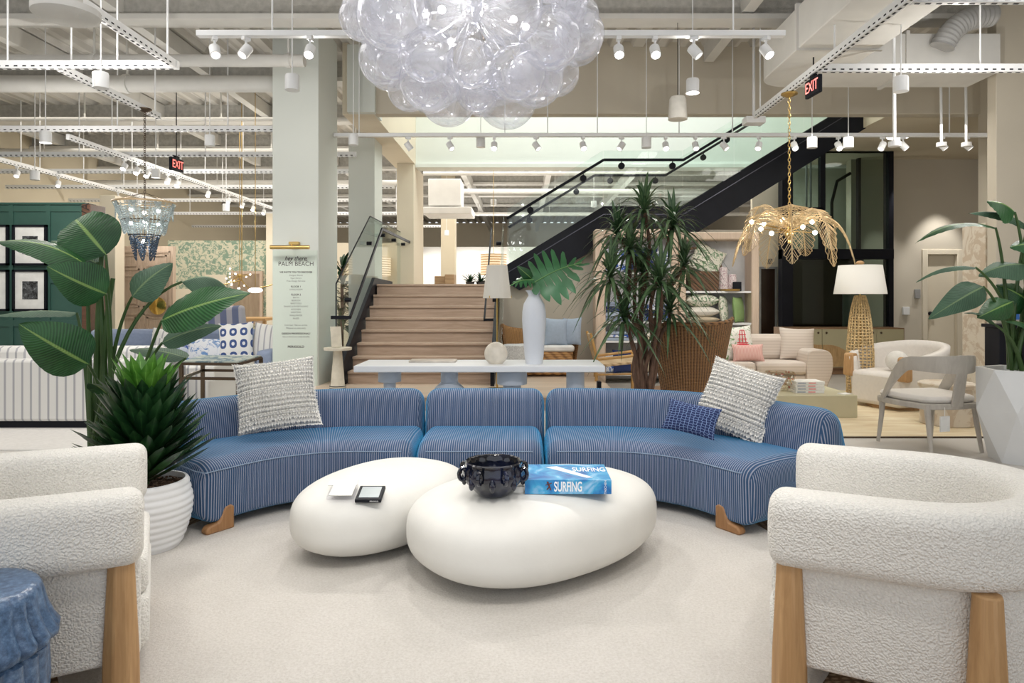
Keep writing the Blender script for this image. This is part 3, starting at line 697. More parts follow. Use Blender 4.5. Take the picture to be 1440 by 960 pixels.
def cushion(p, w_, h_, th, yaw, lean, roll, mat, lab, name='throw_pillow', tufts=False, group=None, cat='cushion'):
    m = set_pillow(pillow_mb(w_, h_, th, 26, ear=.08), p, yaw, lean, roll)
    o = solo(name, m, mat, lab, cat, group, smooth=80)
    if tufts:
        random.seed(int(w_*1000)); f = MB()
        for a in range(30):
            for b in range(17):
                u = (a+.5)/30+random.uniform(-.008, .008); v = (b+.5)/17
                A, B = u*2-1, v*2-1
                z = -th/2*((1-abs(A)**2.4)*(1-abs(B)**2.4))**.55
                x, y = A*w_/2*(1-.08*(1-B*B)*A*A), B*h_/2*(1-.08*(1-A*A)*B*B)
                d = .007; dx = random.uniform(-.004, .004)
                f.add([(x-d, z-.0, y+d), (x+d, z, y+d), (x+dx, z-.013, y-d*.6), (x+dx*2, z-.004, y-d*2.0)], [(0, 2, 1), (0, 3, 2), (1, 2, 3)])
        for k in range(70):
            for (x, y) in ((-w_/2, (k/69-.5)*h_), (w_/2, (k/69-.5)*h_), ((k/69-.5)*w_, h_/2), ((k/69-.5)*w_, -h_/2)):
                kx = 1-.08*(1-(2*y/h_)**2) if abs(x) > w_/2-.001 else 1; ky = 1-.08*(1-(2*x/w_)**2) if abs(y) > h_/2-.001 else 1
                q = Vector((x*kx, 0, y*ky)); out = Vector((x/w_, random.uniform(-.2, .2), y/h_)).normalized()*random.uniform(.008, .02)
                f.add([q+Vector((-.003, 0, -.003)), q+Vector((.003, 0, .003)), q+out], [(0, 1, 2)])
        zmin = -h_/2; f.move((0, 0, -zmin)); M = Matrix.Translation(Vector(p)) @ Matrix.Rotation(yaw, 4, 'Z') @ Matrix.Rotation(-lean, 4, 'X') @ Matrix.Rotation(roll, 4, 'Y'); f.xf(M)
        part('tufts', f, W['tuftplain'], o, recalc=False)
    return o
W['tuftplain'] = plain('ivory_tuft', (.84, .82, .77), .95)
cushion(P(394, 604, 4.33), .50, .47, .15, .24, .44, radians(-7), W['tuft'], 'large ivory tufted throw pillow on the left side of the blue sofa', tufts=True)
cushion(P(1018, 608, 4.36), .48, .46, .15, -.62, .42, radians(14), W['tuft'], 'large ivory tufted throw pillow on the right side of the blue sofa', tufts=True)
def ikat():
    t = NT('navy_pattern'); co = t.n('ShaderNodeTexCoord').outputs['UV']; v = t.n('ShaderNodeTexVoronoi', feature='DISTANCE_TO_EDGE'); v.inputs['Scale'].default_value = 13; v.inputs['Randomness'].default_value = .35; t.l(co, v.inputs['Vector'])
    t.l(t.ramp(v.outputs[0], [(.045, (.20, .29, .50)), (.08, (.012, .025, .10))]), t.b.inputs['Base Color']); t.setp(rough=.9); return t.m
cushion(P(966, 610, 4.12), .33, .20, .10, -.45, .5, radians(9), ikat(), 'small navy lumbar pillow with pale geometric lines, leaning on the right ivory pillow')

# ================================================================ PEBBLE COFFEE TABLES
def pebble(cx, cy, a, b, ang, z0, z1, lab, egg=.12, ptop=2.8):
    m = MB(); zc = z0+(z1-z0)*.50; N = 96; K = 36
    def f(u, v):
        th = 2*pi*u; s = -pi/2+pi*v; 
        z = sin(s); h = cos(s)
        zz = math.copysign(abs(z)**(2/3.1 if z > 0 else 2/2.7), z); hh = abs(h)**(2/ptop) if z > 0 else abs(h)**(2/2.7)
        c_, s_ = cos(th), sin(th); ex = 2/2.25
        x = math.copysign(abs(c_)**ex, c_)*a*hh; y = math.copysign(abs(s_)**ex, s_)*b*hh*(1-egg*c_)
        H = (z1-zc) if zz > 0 else (zc-z0)
        return (x, y, zc+zz*H)
    m.grid(f, N, K, closeu=True); m.rotz(ang); m.move((cx, cy, 0))
    return solo('pebble_coffee_table', m, W['plaster'], lab, 'coffee table', smooth=180)
pebble(.085, 3.385, .665, .455, .60, .034, .445, 'larger cream pebble coffee table holding the black bowl and surfing book')
pebble(-.76, 3.70, .545, .36, 1.05, .036, .405, 'smaller cream pebble coffee table holding price cards, to the left', egg=-.10)

def surf_z(x, y, names=('pebble_coffee_table', 'pebble_coffee_table.001')):
    z = 0
    for n in names:
        o = bpy.data.objects.get(n)
        hit, loc, _, _ = o.ray_cast(Vector((x, y, 2))-o.location, Vector((0, 0, -1)))
        if hit: z = max(z, (loc+o.location).z)
    return z
bpy.context.view_layer.update()
TZ = surf_z(X(800, 3.2), 3.24)-.001
# bowl
def bowlmat():
    t = NT('dark_navy_glaze'); n = t.noise(t.coord(), 8, 3); t.l(t.ramp(n, [(.4, (.002, .003, .008)), (.7, (.005, .01, .04))]), t.b.inputs['Base Color']); t.setp(rough=.08, Coat_Weight=.6); return t.m
W['glaze'] = bowlmat()
bc = P(694, 689, 3.13); bc.z = surf_z(bc.x, bc.y)-.001
t = thing('ceramic_bowl', 'glossy black-navy ceramic bowl with ruffled sides and ring handles', 'bowl', bc)
m = MB(); fl = lambda a, u, z: 1+.035*cos(14*a)*min(1, max(0, (z-.02)*14))*(1 if z < .125 else .3)
m.lathe([(a_*.94, b_) for a_, b_ in [(0, .004), (.075, .0), (.085, .012), (.105, .03), (.135, .06), (.148, .09), (.145, .12), (.137, .135), (.141, .15), (.135, .155), (.127, .148), (.122, .12), (.115, .07), (.08, .025), (0, .018)]], bc, 84, fl); part('bowl_body', m, W['glaze'], t, smooth=60)
for k in range(8):
    a = k*pi/4+.4; c = bc+Vector((.138*cos(a), .138*sin(a), .105)); m = MB()
    pts = [c+Vector((cos(a)*(.010+.017*cos(q)), sin(a)*(.010+.017*cos(q)), .026*sin(q))) for q in [2*pi*i/14 for i in range(15)]]
    m.tube(pts, .0095, 8); part('ring_handle', m, W['glaze'], t)
    a += .39; m = MB(); m.ball(bc+Vector((.134*cos(a), .134*sin(a), .07)), (.014, .014, .03), 10, 8); part('ruffle', m, W['glaze'], t)
# surfing book
def covermat():
    t = NT('surf_photo_cover'); co = t.coord('Object', (1, 1, 1)); n = t.noise(co, 7, 4, .5, 1.5)
    t.l(t.ramp(n, [(.25, (.02, .08, .34)), (.42, (.03, .22, .55)), (.55, (.06, .38, .68)), (.68, (.35, .60, .85)), (.8, (.12, .16, .50))]), t.b.inputs['Base Color']); t.setp(rough=.2); return t.m
W['cover'] = covermat(); W['paper'] = plain('book_paper', (.85, .84, .8), .8); W['ink'] = plain('white_ink', (.9, .92, .95), .5); W['darkink'] = plain('dark_ink', (.05, .04, .04), .5)
bd = 3.11; x0 = X(738, bd); x1 = X(860, bd); bw = x1-x0; bh = .065; bdp = .29
t = thing('surfing_book', 'thick blue coffee-table book titled SURFING on the larger pebble table', 'book', ((x0+x1)/2, bd+bdp/2, TZ))
m = MB(); m.bb(x0, x1, bd, bd+.006, TZ, TZ+bh); m.bb(x0, x1, bd, bd+bdp, TZ, TZ+.004); m.bb(x0, x1, bd, bd+bdp, TZ+bh-.004, TZ+bh); part('cover', m, W['cover'], t, bevel=.002)
m = MB(); m.bb(x0+.006, x1-.006, bd+.006, bd+bdp-.006, TZ+.004, TZ+bh-.004); part('pages', m, W['paper'], t)
text_obj('spine_title', 'SURFING', .062, (x0+bw*.50, bd-.001, TZ+bh*.5), (pi/2, 0, 0), W['ink'], t, .0006, sx=.52, space=1.0, off=.0012)
text_obj('cover_title', 'SURFING', .10, (x0+bw*.78, bd+bdp*.62, TZ+bh+.0012), (0, 0, 0), W['ink'], t, .0004, sx=.40, off=.001)
text_obj('publisher_mark', 'TASCHEN', .014, (x0+bw*.93, bd-.001, TZ+bh*.5), (pi/2, -pi/2, 0), W['ink'], t, .0004)
m = MB(); c = Vector((x0+bw*.27, bd-.001, TZ+bh*.6))
for a, b, r in [((0, 0, .008), (.006, 0, -.004), .004), ((.006, 0, -.004), (-.006, 0, -.018), .003), ((.006, 0, -.004), (.012, 0, -.02), .003), ((0, 0, .006), (.016, 0, .012), .002), ((0, 0, .006), (-.012, 0, .002), .002)]: m.tube([c+Vector(a), c+Vector(b)], r, 6)
m.ball(c+Vector((-.002, 0, .014)), .005, 8, 6); part('surfer_figure', m, plain('surfer_brown', (.12, .03, .02), .6), t)
m = MB(); zz = TZ+bh+.0008
m.add([(x0+bw*.25, bd+bdp*.80, zz), (x0+bw*.40, bd+bdp*.85, zz), (x0+bw*.80, bd+bdp*.14, zz), (x0+bw*.72, bd+bdp*.12, zz)], [(0, 1, 2, 3)]); part('surfboard_print', m, plain('pale_board_print', (.75, .80, .88), .3), t, recalc=False)
m = MB(); m.bb(x0-.05, x0-.004, bd+.02, bd+.08, TZ, TZ+.028); m.bb(x0-.052, x0-.004, bd+.02, bd+.082, TZ, TZ+.003); solo('small_stand', m, W['paper'], 'small pale block between the black bowl and the book', 'block', bevel=.004)
# card holders on the small table
c = P(482, 689, 3.31); c.z = surf_z(c.x, c.y)
t = thing('card_holder', 'clear acrylic price card holder on the smaller pebble table', 'card holder', c)
TL = Matrix.Rotation(.30, 3, 'X'); m = MB(); m.box(c+Vector((0, 0, .020)), (.13, .11, .014), m=TL); part('acrylic_base', m, clear_glass('acrylic', (.95, .95, .97)), t, bevel=.002)
m = MB(); m.box(c+Vector((.0, -.002, .029)), (.11, .09, .003), m=TL); part('card', m, W['paper'], t)
m = MB(); m.box(c+Vector((-.015, .07, .045)), (.14, .05, .003), m=TL); part('backing_card', m, W['paper'], t)
c = P(521, 689, 3.31); c.z = surf_z(c.x, c.y)
t = thing('price_sign', 'black square price holder with grey card lying on the smaller pebble table', 'sign frame', c)
m = MB(); m.box(c+Vector((0, 0, .024)), (.125, .12, .018), m=TL); part('frame', m, W['black'], t, bevel=.003)
m = MB(); m.box(c+Vector((0, .001, .0335)), (.095, .09, .002), m=TL); part('card', m, plain('grey_card', (.42, .47, .48), .3), t)
text_obj('lettering', 'PERIGOLD', .009, c+Vector((.03, -.061, .007)), (pi/2+.3, 0, 0), W['ink'], t, .0004)

# ================================================================ BOUCLE ARMCHAIRS
def armchair(C, yaw, lab):
    t = thing('boucle_armchair', lab, 'armchair', (C[0], C[1], .012))
    fin = lambda m: m.rotz(yaw).move((C[0], C[1], 0))
    # U path for band
    hw = .38; pts = []; front = .325
    for i in range(14): pts.append((front-(front+.08)*i/13, -hw))
    for i in range(1, 22): a = -pi/2-pi*i/22; pts.append((-.08+hw*cos(a)*1.0, hw*sin(a)))
    for i in range(14): pts.append((-.08+(front+.08)*i/13, hw))
    prof = rr([(-.085, .485), (.085, .485), (.09, .60), (.085, .715), (-.085, .715), (-.09, .60)], [.06, .06, .08, .06, .06, .08], 5)
    def loft(pts, prof, er, lift=0):
        m = MB(); K = len(prof); V2 = [Vector(p) for p in pts]; cum = [0]
        for i in range(1, len(V2)): cum.append(cum[-1]+(V2[i]-V2[i-1]).length)
        L = cum[-1]
        def at(s):
            s = max(0, min(L, s))
            for i in range(1, len(cum)):
                if s <= cum[i]+1e-9: u = (s-cum[i-1])/(cum[i]-cum[i-1]); return V2[i-1].lerp(V2[i], u), (V2[i]-V2[i-1]).normalized()
        ss = [er*(1-cos(i/8*pi/2)) for i in range(9)]+[er+(L-2*er)*i/60 for i in range(1, 60)]+[L-er*(1-sin(i/8*pi/2)) for i in range(9)]
        cn = sum(p[0] for p in prof)/K; cz = sum(p[1] for p in prof)/K
        for s in ss:
            q, d = at(s); nrm = Vector((d.y, -d.x)); u = 1-min(s, L-s)/er if min(s, L-s) < er else 0
            a = (1-u**2.4)**(1/2.4) if u < 1 else 0; e = er*.9
            for n, z in prof:
                nn = cn+(n-cn)*(1-(1-a)*min(1, e/max(.03, abs(n-cn)))); zz = cz+(z-cz)*(1-(1-a)*min(1, e/max(.03, abs(z-cz))))
                zz += lift*sin(pi*s/L)**2
                m.v.append(Vector((q.x+nrm.x*nn, q.y+nrm.y*nn, zz)))
        Ls = len(ss)
        for i in range(Ls-1):
            for j in range(K): j2 = (j+1) % K; m.face((i*K+j, (i+1)*K+j, (i+1)*K+j2, i*K+j2))
        m.face(list(range(K))); m.face([(Ls-1)*K+j for j in range(K)][::-1]); return m
    part('arm_band', fin(loft(pts, prof, .055, .015)), W['boucle'], t, smooth=75)
    # lower shell and seat
    shell = rr([(-.02, .16), (.055, .17), (.05, .50), (-.05, .50), (-.05, .17)], .02, 3)
    p2 = [(x*.97, y*.93) for x, y in pts]
    part('shell', fin(loft(p2, shell, .03)), W['boucle'], t, smooth=75)
    m = MB(); poly = []
    for i in range(25): a = -pi/2-pi*i/24; poly.append((-.06+.33*cos(a), .33*sin(a)))
    poly += [(.31, .33), (.34, .30), (.34, -.30), (.31, -.33)]
    m.prism(poly, .16, .335, 'z'); part('seat_base', fin(m), W['boucle'], t, bevel=.03)
    m = MB(); poly2 = [(x*.93+.02, y*.93) for x, y in poly]; m.prism(poly2, .335, .46, 'z'); part('seat_cushion', fin(m), W['boucle'], t, bevel=.045)
    for lx in (.262, -.262):
        for ly in (.405, -.405):
            m = MB(); m.lathe([(.058, .012), (.055, .2), (.040, .50)], (lx, ly, 0), 8, fn=None); m.rotz(pi/8, (lx, ly, 0)); part('leg', fin(m), W['oak'], t, smooth=20, bevel=.006)
    for lx in (.262, -.262):
        m = MB(); m.bb(lx-.025, lx+.025, -.40, .40, .10, .155); part('stretcher', fin(m), W['oak'], t, bevel=.005)
    return t
armchair((1.271, 2.407), math.atan2(.47, -.88), 'cream boucle barrel armchair with oak legs at lower right')
armchair((-1.70, 2.407), math.atan2(.47, .88), 'cream boucle barrel armchair with oak legs at lower left, behind the blue stool')

# ================================================================ BLUE CERAMIC STOOL
def stoolmat():
    t = NT('blue_reactive_glaze'); co = t.coord(); n = t.noise(co, 60, 5, .7); n2 = t.noise(co, 220, 2)
    c = t.ramp(n, [(.3, (.035, .07, .14)), (.55, (.10, .18, .32)), (.75, (.22, .34, .52))]); t.l(c, t.b.inputs['Base Color']); t.setp(rough=.28); t.bump(n2, .15, .002); return t.m
sc = Vector((-1.47, 1.80, .012)); H = .545
t = thing('ceramic_stool', 'blue glazed ceramic garden stool with fluted drapery sides at lower left', 'stool', sc)
random.seed(3)
def ff(a, u, z):
    amp = .11*min(1, max(0, (H-.012-z)*14)); r = abs(sin(a*11+.7*sin(3*a)))**.45
    return 1+amp*(r-.8)+.006*sin(37*a)
ms = stoolmat(); sc = sc+Vector((-.02, 0, 0))
m = MB(); m.lathe([(.15, .36), (.200, .385), (.220, .40), (.222, .415), (.207, .44), (.193, .48), (.186, .515), (.182, .532), (.175, .542), (.16, .546), (0, .546)], sc, 160, ff); part('upper_tier', m, ms, t, smooth=50)
m = MB(); m.lathe([(.18, 0), (.19, .02), (.19, .16), (.198, .28), (.194, .37), (.16, .39)], sc, 160, lambda a, u, z: 1+.10*(abs(sin(a*11+.9))**.45-.7)); part('lower_tier', m, ms, t, smooth=50)
# ================================================================ PLANTS
def leafmat(name, dark, mid, rib, veins=26, rough=.38):
    t = NT(name); uvn = t.n('ShaderNodeTexCoord'); sp = t.n('ShaderNodeSeparateXYZ'); t.l(uvn.outputs['UV'], sp.inputs[0])
    # veins run slanted from the midrib to the edge
    ab = t.n('ShaderNodeMath', operation='ABSOLUTE'); t.l(sp.outputs[1], ab.inputs[0])
    ma = t.n('ShaderNodeMath', operation='MULTIPLY_ADD'); t.l(ab.outputs[0], ma.inputs[0]); ma.inputs[1].default_value = -.18; t.l(sp.outputs[0], ma.inputs[2])
    sn = t.n('ShaderNodeMath', operation='MULTIPLY'); t.l(ma.outputs[0], sn.inputs[0]); sn.inputs[1].default_value = veins*6.28
    si = t.n('ShaderNodeMath', operation='SINE'); t.l(sn.outputs[0], si.inputs[0])
    nz = t.noise(t.coord(), 5, 3); mr = t.n('ShaderNodeMath', operation='MULTIPLY_ADD'); t.l(si.outputs[0], mr.inputs[0]); mr.inputs[1].default_value = .16; t.l(nz, mr.inputs[2])
    c = t.ramp(mr.outputs[0], [(.3, dark), (.7, mid)])
    rb = t.ramp(ab.outputs[0], [(.035, (1, 1, 1)), (.075, (0, 0, 0))])
    mx = t.n('ShaderNodeMixRGB'); t.l(rb, mx.inputs[0]); t.l(c, mx.inputs[1]); mx.inputs[2].default_value = (*rib, 1)
    t.l(mx.outputs[0], t.b.inputs['Base Color']); t.setp(rough=rough); t.bump(si.outputs[0], .25, .003); return t.m
W['leaf'] = leafmat('strelitzia_leaf', (.010, .052, .016), (.032, .135, .038), (.22, .36, .10))
W['leafdull'] = leafmat('strelitzia_leaf_underside', (.035, .085, .05), (.07, .15, .085), (.16, .25, .12), rough=.6)
W['stem'] = plain('green_stem', (.045, .10, .025), .45, 0, .25, 4)
W['soil'] = plain('bark_chip_soil', (.10, .06, .035), .95, 0, .7, 60, .8, 90)
def leaf_mb(base, tip, wd, up, arch=.12, cup=.12, curl=0, wav=.02, seed=0, nu=26, nv=13, pw=.62, asym=0):
    base, tip, up = Vector(base), Vector(tip), Vector(up).normalized(); L = (tip-base).length
    ax = (tip-base).normalized(); up = (up-ax*up.dot(ax)).normalized(); sd = ax.cross(up)
    m = MB(); rnd = random.Random(seed)
    ph = rnd.uniform(0, 6)
    def cen(t): return base+(tip-base)*t+up*(arch*L*4*t*(1-t)-curl*L*max(0, t-.7)**2*8)
    def f(u, v):
        t = u; k = v*2-1
        ww = wd/2*(sin(pi*min(1, t**pw*.985+.015)))**.75 if t < 1 else 0
        c = cen(t); tg = (cen(min(1, t+.02))-cen(max(0, t-.02))).normalized(); nn = sd.cross(tg).normalized()
        if nn.dot(up) < 0: nn = -nn
        kk = k*(1+asym*(1 if k > 0 else -1))
        return c+sd*kk*ww-nn*(cup*wd*abs(k)**1.3*2)*(ww/(wd/2)+.05)+nn*wav*wd*sin(9*t+ph+2*k)*abs(k)**2+nn*.012*wd*sin(60*t)*abs(k)
    m.grid(f, nu, nv, uvf=lambda u, v: (u, v*2-1)); return m
def big_leaf(parent, base, tip, wd, up, root, mat='leaf', bend=None, sr=.011, **k):
    o = part('leaf', leaf_mb(base, tip, wd, up, **k), W[mat], parent, smooth=180, recalc=False)
    base = Vector(base); root = Vector(root); ctl = Vector(bend) if bend else Vector((root.x*.75+base.x*.25, root.y*.7+base.y*.3, root.z*.25+base.z*.75))
    m = MB(); m.tube(bez(root, ctl, base, 14), [sr*(1.6-.9*i/13) for i in range(14)], 8); part('stem', m, W['stem'], parent); return o
def plant_pot_ribbed(c, r, h, lab):
    t = thing('ribbed_planter', lab, 'planter', c); pr = []
    K = 60
    for i in range(K+1):
        u = i/K; rr_ = r*(.62+.38*sin(min(1, u*1.25+.12)*pi/2))*(1-.10*max(0, u-.72)/.28) + (.006*abs(sin(u*pi*11)) if u > .08 else 0)
        pr.append((rr_, u*h))
    pr += [(r*.84, h), (r*.82, h-.02), (r*.84, h-.06)]
    m = MB(); m.lathe([(0, 0)]+pr, c, 56, closed_top=False); part('pot', m, W['white'], t, smooth=60)
    m = MB(); m.lathe([(r*.86, h-.05), (r*.5, h-.035), (0, h-.03)], c, 40); rnd = random.Random(1)
    for k in range(170):
        a = rnd.uniform(0, 6.28); q = r*.8*sqrt(rnd.random()); d = .012
        R = Matrix.Rotation(rnd.uniform(0, 6), 3, 'Z') @ Matrix.Rotation(rnd.uniform(-.7, .7), 3, 'X'); m.box(c+Vector((q*cos(a), q*sin(a), h-.03+rnd.uniform(-.004, .008))), (d*2, d, .007), m=R)
    part('bark_chips', m, W['soil'], t); return t
pc = Vector((-1.97, 3.56, .012)); plant_pot_ribbed(pc, .225, .37, 'white ribbed planter holding the spiky green plant, left of the sofa')
W['spike'] = leafmat('spiky_leaf', (.006, .030, .010), (.022, .085, .022), (.03, .10, .03), veins=1, rough=.35)
W['spikenew'] = leafmat('young_spiky_leaf', (.05, .18, .02), (.13, .33, .04), (.2, .45, .08), veins=1, rough=.35)
t = thing('spiky_plant', 'dense dark green spiky rosette plant with bright young top leaves', 'plant', pc+Vector((0, 0, .345)))
rnd = random.Random(5)
def blade(m, b, d, L, wd, bend=.15):
    d = Vector(d).normalized(); sd = d.cross(Vector((0, 0, 1)))
    sd = sd.normalized() if sd.length > .05 else Vector((1, 0, 0)); nn = sd.cross(d).normalized(); st = len(m.v); n = 6
    for i in range(n+1):
        u = i/n; w_ = wd*(sin(pi*(u*.86+.10))**.8)*(1 if u < 1 else 0); c = Vector(b)+d*L*u-nn*bend*L*u*u
        m.v += [c-sd*w_/2+nn*w_*.22, c, c+sd*w_/2+nn*w_*.22]
    for i in range(n):
        a = st+i*3
        m.face((a, a+1, a+4, a+3), [(0, -1), (0, 0), (.1, 0), (.1, -1)]); m.face((a+1, a+2, a+5, a+4), [(0, 0), (0, 1), (.1, 1), (.1, 0)])
mm = MB(); mn = MB(); base = pc+Vector((-.0, 0, .36)); NB = 150
for i in range(NB):
    u = i/NB; a = i*2.399; z = u*.36; el = .42+.92*u**1.3; L = (.36-.04*u)*rnd.uniform(.9, 1.1)
    b = base+Vector((.02*cos(a), .02*sin(a), z)); d = (cos(a)*cos(el), sin(a)*cos(el), sin(el))
    blade(mn if u > .80 else mm, b, d, L, .078, -.10 if u < .7 else .05)
part('lower_leaves', mm, W['spike'], t, smooth=180, recalc=False); part('young_leaves', mn, W['spikenew'], t, smooth=180, recalc=False)
m = MB(); m.tube([base-Vector((0, 0, .03)), base+Vector((0, 0, .36))], .022, 8); part('stem', m, W['stem'], t)
# bird-of-paradise, left
t = thing('bird_of_paradise_plant', 'tall bird-of-paradise plant with broad leaves behind the spiky plant at left', 'plant', (-2.62, 4.25, .27))
pc2 = Vector((-2.62, 4.25, .0)); tp = thing('round_planter', 'dark round planter of the tall left plant, hidden behind the armchair', 'planter', pc2)
m = MB(); m.lathe([(0, 0), (.16, 0), (.21, .12), (.22, .30), (.20, .31), (.19, .27)], pc2, 36, closed_top=False); part('pot', m, W['glaze'], tp)
m = MB(); m.lathe([(.2, .25), (0, .262)], pc2, 30); part('soil', m, W['soil'], tp)
DL = 4.2
def LP(px, py, d=0): return P(px, py, DL+d)
R0_ = lambda i: pc2+Vector((.07*cos(i*2.1), .06*sin(i*2.1), .27))
cam_up = (0, -1, .35)
LV = [  # base, tip, width m, up, options
 ((149, 358, .0), (98, 300, .05), .36, (.45, -.9, .15), dict(arch=.16, cup=.02, curl=.5, pw=.7)),
 ((137, 371, .1), (72, 338, .2), .24, (.2, -.75, .6), dict(arch=.05, cup=.10, mat='leafdull')),
 ((121, 372, -.1), (-5, 340, -.25), .22, (.1, -.55, .85), dict(arch=.14, cup=.10)),
 ((149, 413, -.15), (66, 374, -.3), .27, (-.1, -.95, .1), dict(arch=.08, cup=.05)),
 ((186, 417, .0), (243, 370, .1), .24, (-.2, -.95, .2), dict(arch=.10, cup=.07, mat='leafdull')),
 ((256, 396, .1), (322, 408, .3), .26, (.0, -.4, .9), dict(arch=.22, cup=.16, mat='leafdull')),
 ((228, 450, -.1), (352, 412, -.25), .27, (.15, -.85, .5), dict(arch=.05, cup=.03, wav=.04)),
 ((228, 482, .0), (312, 458, .15), .15, (.1, -.8, .6), dict(arch=.10, cup=.08, mat='leafdull')),
 ((108, 440, .1), (-15, 446, -.1), .17, (.0, -.25, 1), dict(arch=.06, cup=.06, mat='leafdull')),
 ((124, 512, -.25), (26, 455, -.45), .31, (.1, -.95, .15), dict(arch=.05, cup=.05, wav=.03)),
 ((262, 503, .15), (182, 492, .4), .15, (0, -.5, .9), dict(arch=.05, cup=.07, mat='leafdull')),
 ((150, 553, -.2), (124, 538, -.4), .12, (0, -.3, .9), dict(arch=.05, cup=.05)),
]
for i, (b, tp_, wd, up, o) in enumerate(LV):
    bb_ = LP(*b); tt_ = LP(*tp_); r0 = R0_(i)
    bend = None
    if b[0] > 220: bend = (r0.x*.35+bb_.x*.65, (r0.y+bb_.y)/2, r0.z*.35+bb_.z*.65+.12) if b[1] > 440 else (r0.x*.8+bb_.x*.2, (r0.y+bb_.y)/2, bb_.z-.15)
    big_leaf(t, bb_, tt_, wd, up, r0, bend=bend, seed=i, **o)
for k, (bx, ex, ez) in enumerate([(.03, -.02, 1.55), (-.03, .0, 1.6), (.0, .07, 1.45)]):
    m = MB(); m.tube(bez(pc2+Vector((bx, 0, .26)), pc2+Vector((bx, -.02, 1)), pc2+Vector((ex, 0, ez)), 10), [.026-.0014*i for i in range(10)], 8); part('stem', m, W['stem'], t)
# bird-of-paradise, right, in a white faceted planter
qc = Vector((4.05, 5.55, 0)); t = thing('faceted_planter', 'tall white faceted planter at the right edge holding a bird-of-paradise', 'planter', qc)
m = MB(); N = 6; rings = [(.22, 0), (.33, .42), (.31, .75), (.27, .75), (.26, .69)]
for ri, (r, z) in enumerate(rings):
    for j in range(N): a = 2*pi*(j+(.5 if ri == 1 else 0))/N+.35; m.v.append(qc+Vector((r*cos(a), r*sin(a), z)))
m.face(range(N))
for j in range(N):
    j2 = (j+1) % N
    m.face((j, j2, N+j)); m.face((j2, N+j2, N+j)); m.face((N+j, N+j2, 2*N+j2)); m.face((N+j, 2*N+j2, 2*N+j))
    for k in (2, 3): m.face((k*N+j, k*N+j2, (k+1)*N+j2, (k+1)*N+j))
part('pot', m, plain('white_gloss_planter', (.78, .79, .79), .22, 0, .02), t, smooth=0)
m = MB(); m.lathe([(.26, .68), (.1, .70), (0, .705)], qc, 24); part('soil', m, W['soil'], t)
t = thing('bird_of_paradise_plant', 'tall bird-of-paradise plant with broad leaves at the right frame edge', 'plant', qc+Vector((0, 0, .75)))
DL = 5.5
RV = [((1427, 298, 0), (1388, 283, 0), .30, (-.3, -.6, .8), {}), ((1400, 320, 0), (1287, 342, 0), .15, (0, -.3, 1), dict(cup=.05, arch=.14)), ((1445, 318, .1), (1362, 300, .1), .18, (0, -.5, .9), dict(mat='leafdull')),
 ((1372, 376, -.1), (1288, 397, -.1), .10, (0, -.2, 1), dict(arch=.12, mat='leafdull')), ((1383, 403, -.2), (1305, 449, -.3), .22, (.3, -.8, .6), dict(arch=.16, cup=.07, mat='leafdull')),
 ((1442, 372, 0), (1376, 388, 0), .26, (-.1, -.6, .8), dict(mat='leafdull')), ((1424, 424, -.1), (1374, 447, -.2), .20, (.2, -.8, .5), dict(arch=.08)), ((1400, 457, -.1), (1356, 440, -.2), .08, (0, -.2, 1), {}),
 ((1460, 345, 0), (1420, 348, 0), .20, (0, -.7, .7), {}), ((1452, 430, .1), (1400, 400, .1), .26, (.1, -.9, .3), {}), ((1450, 460, 0), (1412, 452, 0), .10, (0, -.5, .9), {}),
 ((1470, 300, 0), (1560, 280, 0), .25, (0, -.5, .9), {}), ((1500, 360, 0), (1590, 370, 0), .25, (0, -.5, .9), {}), ((1480, 410, 0), (1560, 430, 0), .22, (0, -.5, .9), {}), ((1452, 300, 0), (1500, 250, .2), .25, (0, -.9, .2), {})]
for i, (b, tp_, wd, up, o) in enumerate(RV):
    big_leaf(t, LP(*b), LP(*tp_), wd, up, qc+Vector((.08*cos(i*2.4), .07*sin(i*2.4), .74)), seed=30+i, sr=.012, **o)
# dracaena tree
W['bark'] = plain('brown_bark', (.15, .085, .055), .9, 0, .5, 12, .8, 50, stretch=(3, 3, .6))
W['strap'] = leafmat('dracaena_leaf', (.035, .09, .035), (.12, .20, .085), (.20, .27, .13), veins=1, rough=.4)
dc = Vector((X(905, 6.1), 6.1, 0)); t = thing('dracaena_tree', 'tall dracaena tree with twisted brown trunks and strappy leaf heads', 'tree', dc+Vector((0, 0, .27)))
tp = thing('round_planter', 'low dark planter of the dracaena, hidden behind the sofa', 'planter', dc); m = MB(); m.lathe([(0, 0), (.2, 0), (.24, .28), (.22, .28), (.21, .25)], dc, 32, closed_top=False); part('pot', m, W['glaze'], tp)
m = MB(); m.lathe([(.22, .24), (0, .26)], dc, 24); part('soil', m, W['soil'], tp)
def DP(px, py, d=0): return P(px, py, 6.1+d)
heads = [(906, 300, 0, 1.0), (868, 330, .1, .8), (946, 318, -.1, .9), (858, 392, -.15, 1.0), (928, 398, -.25, 1.05), (886, 352, -.1, .8), (878, 448, -.1, .85), (942, 440, .1, .9), (903, 385, .2, .8), (962, 375, .15, .8)]
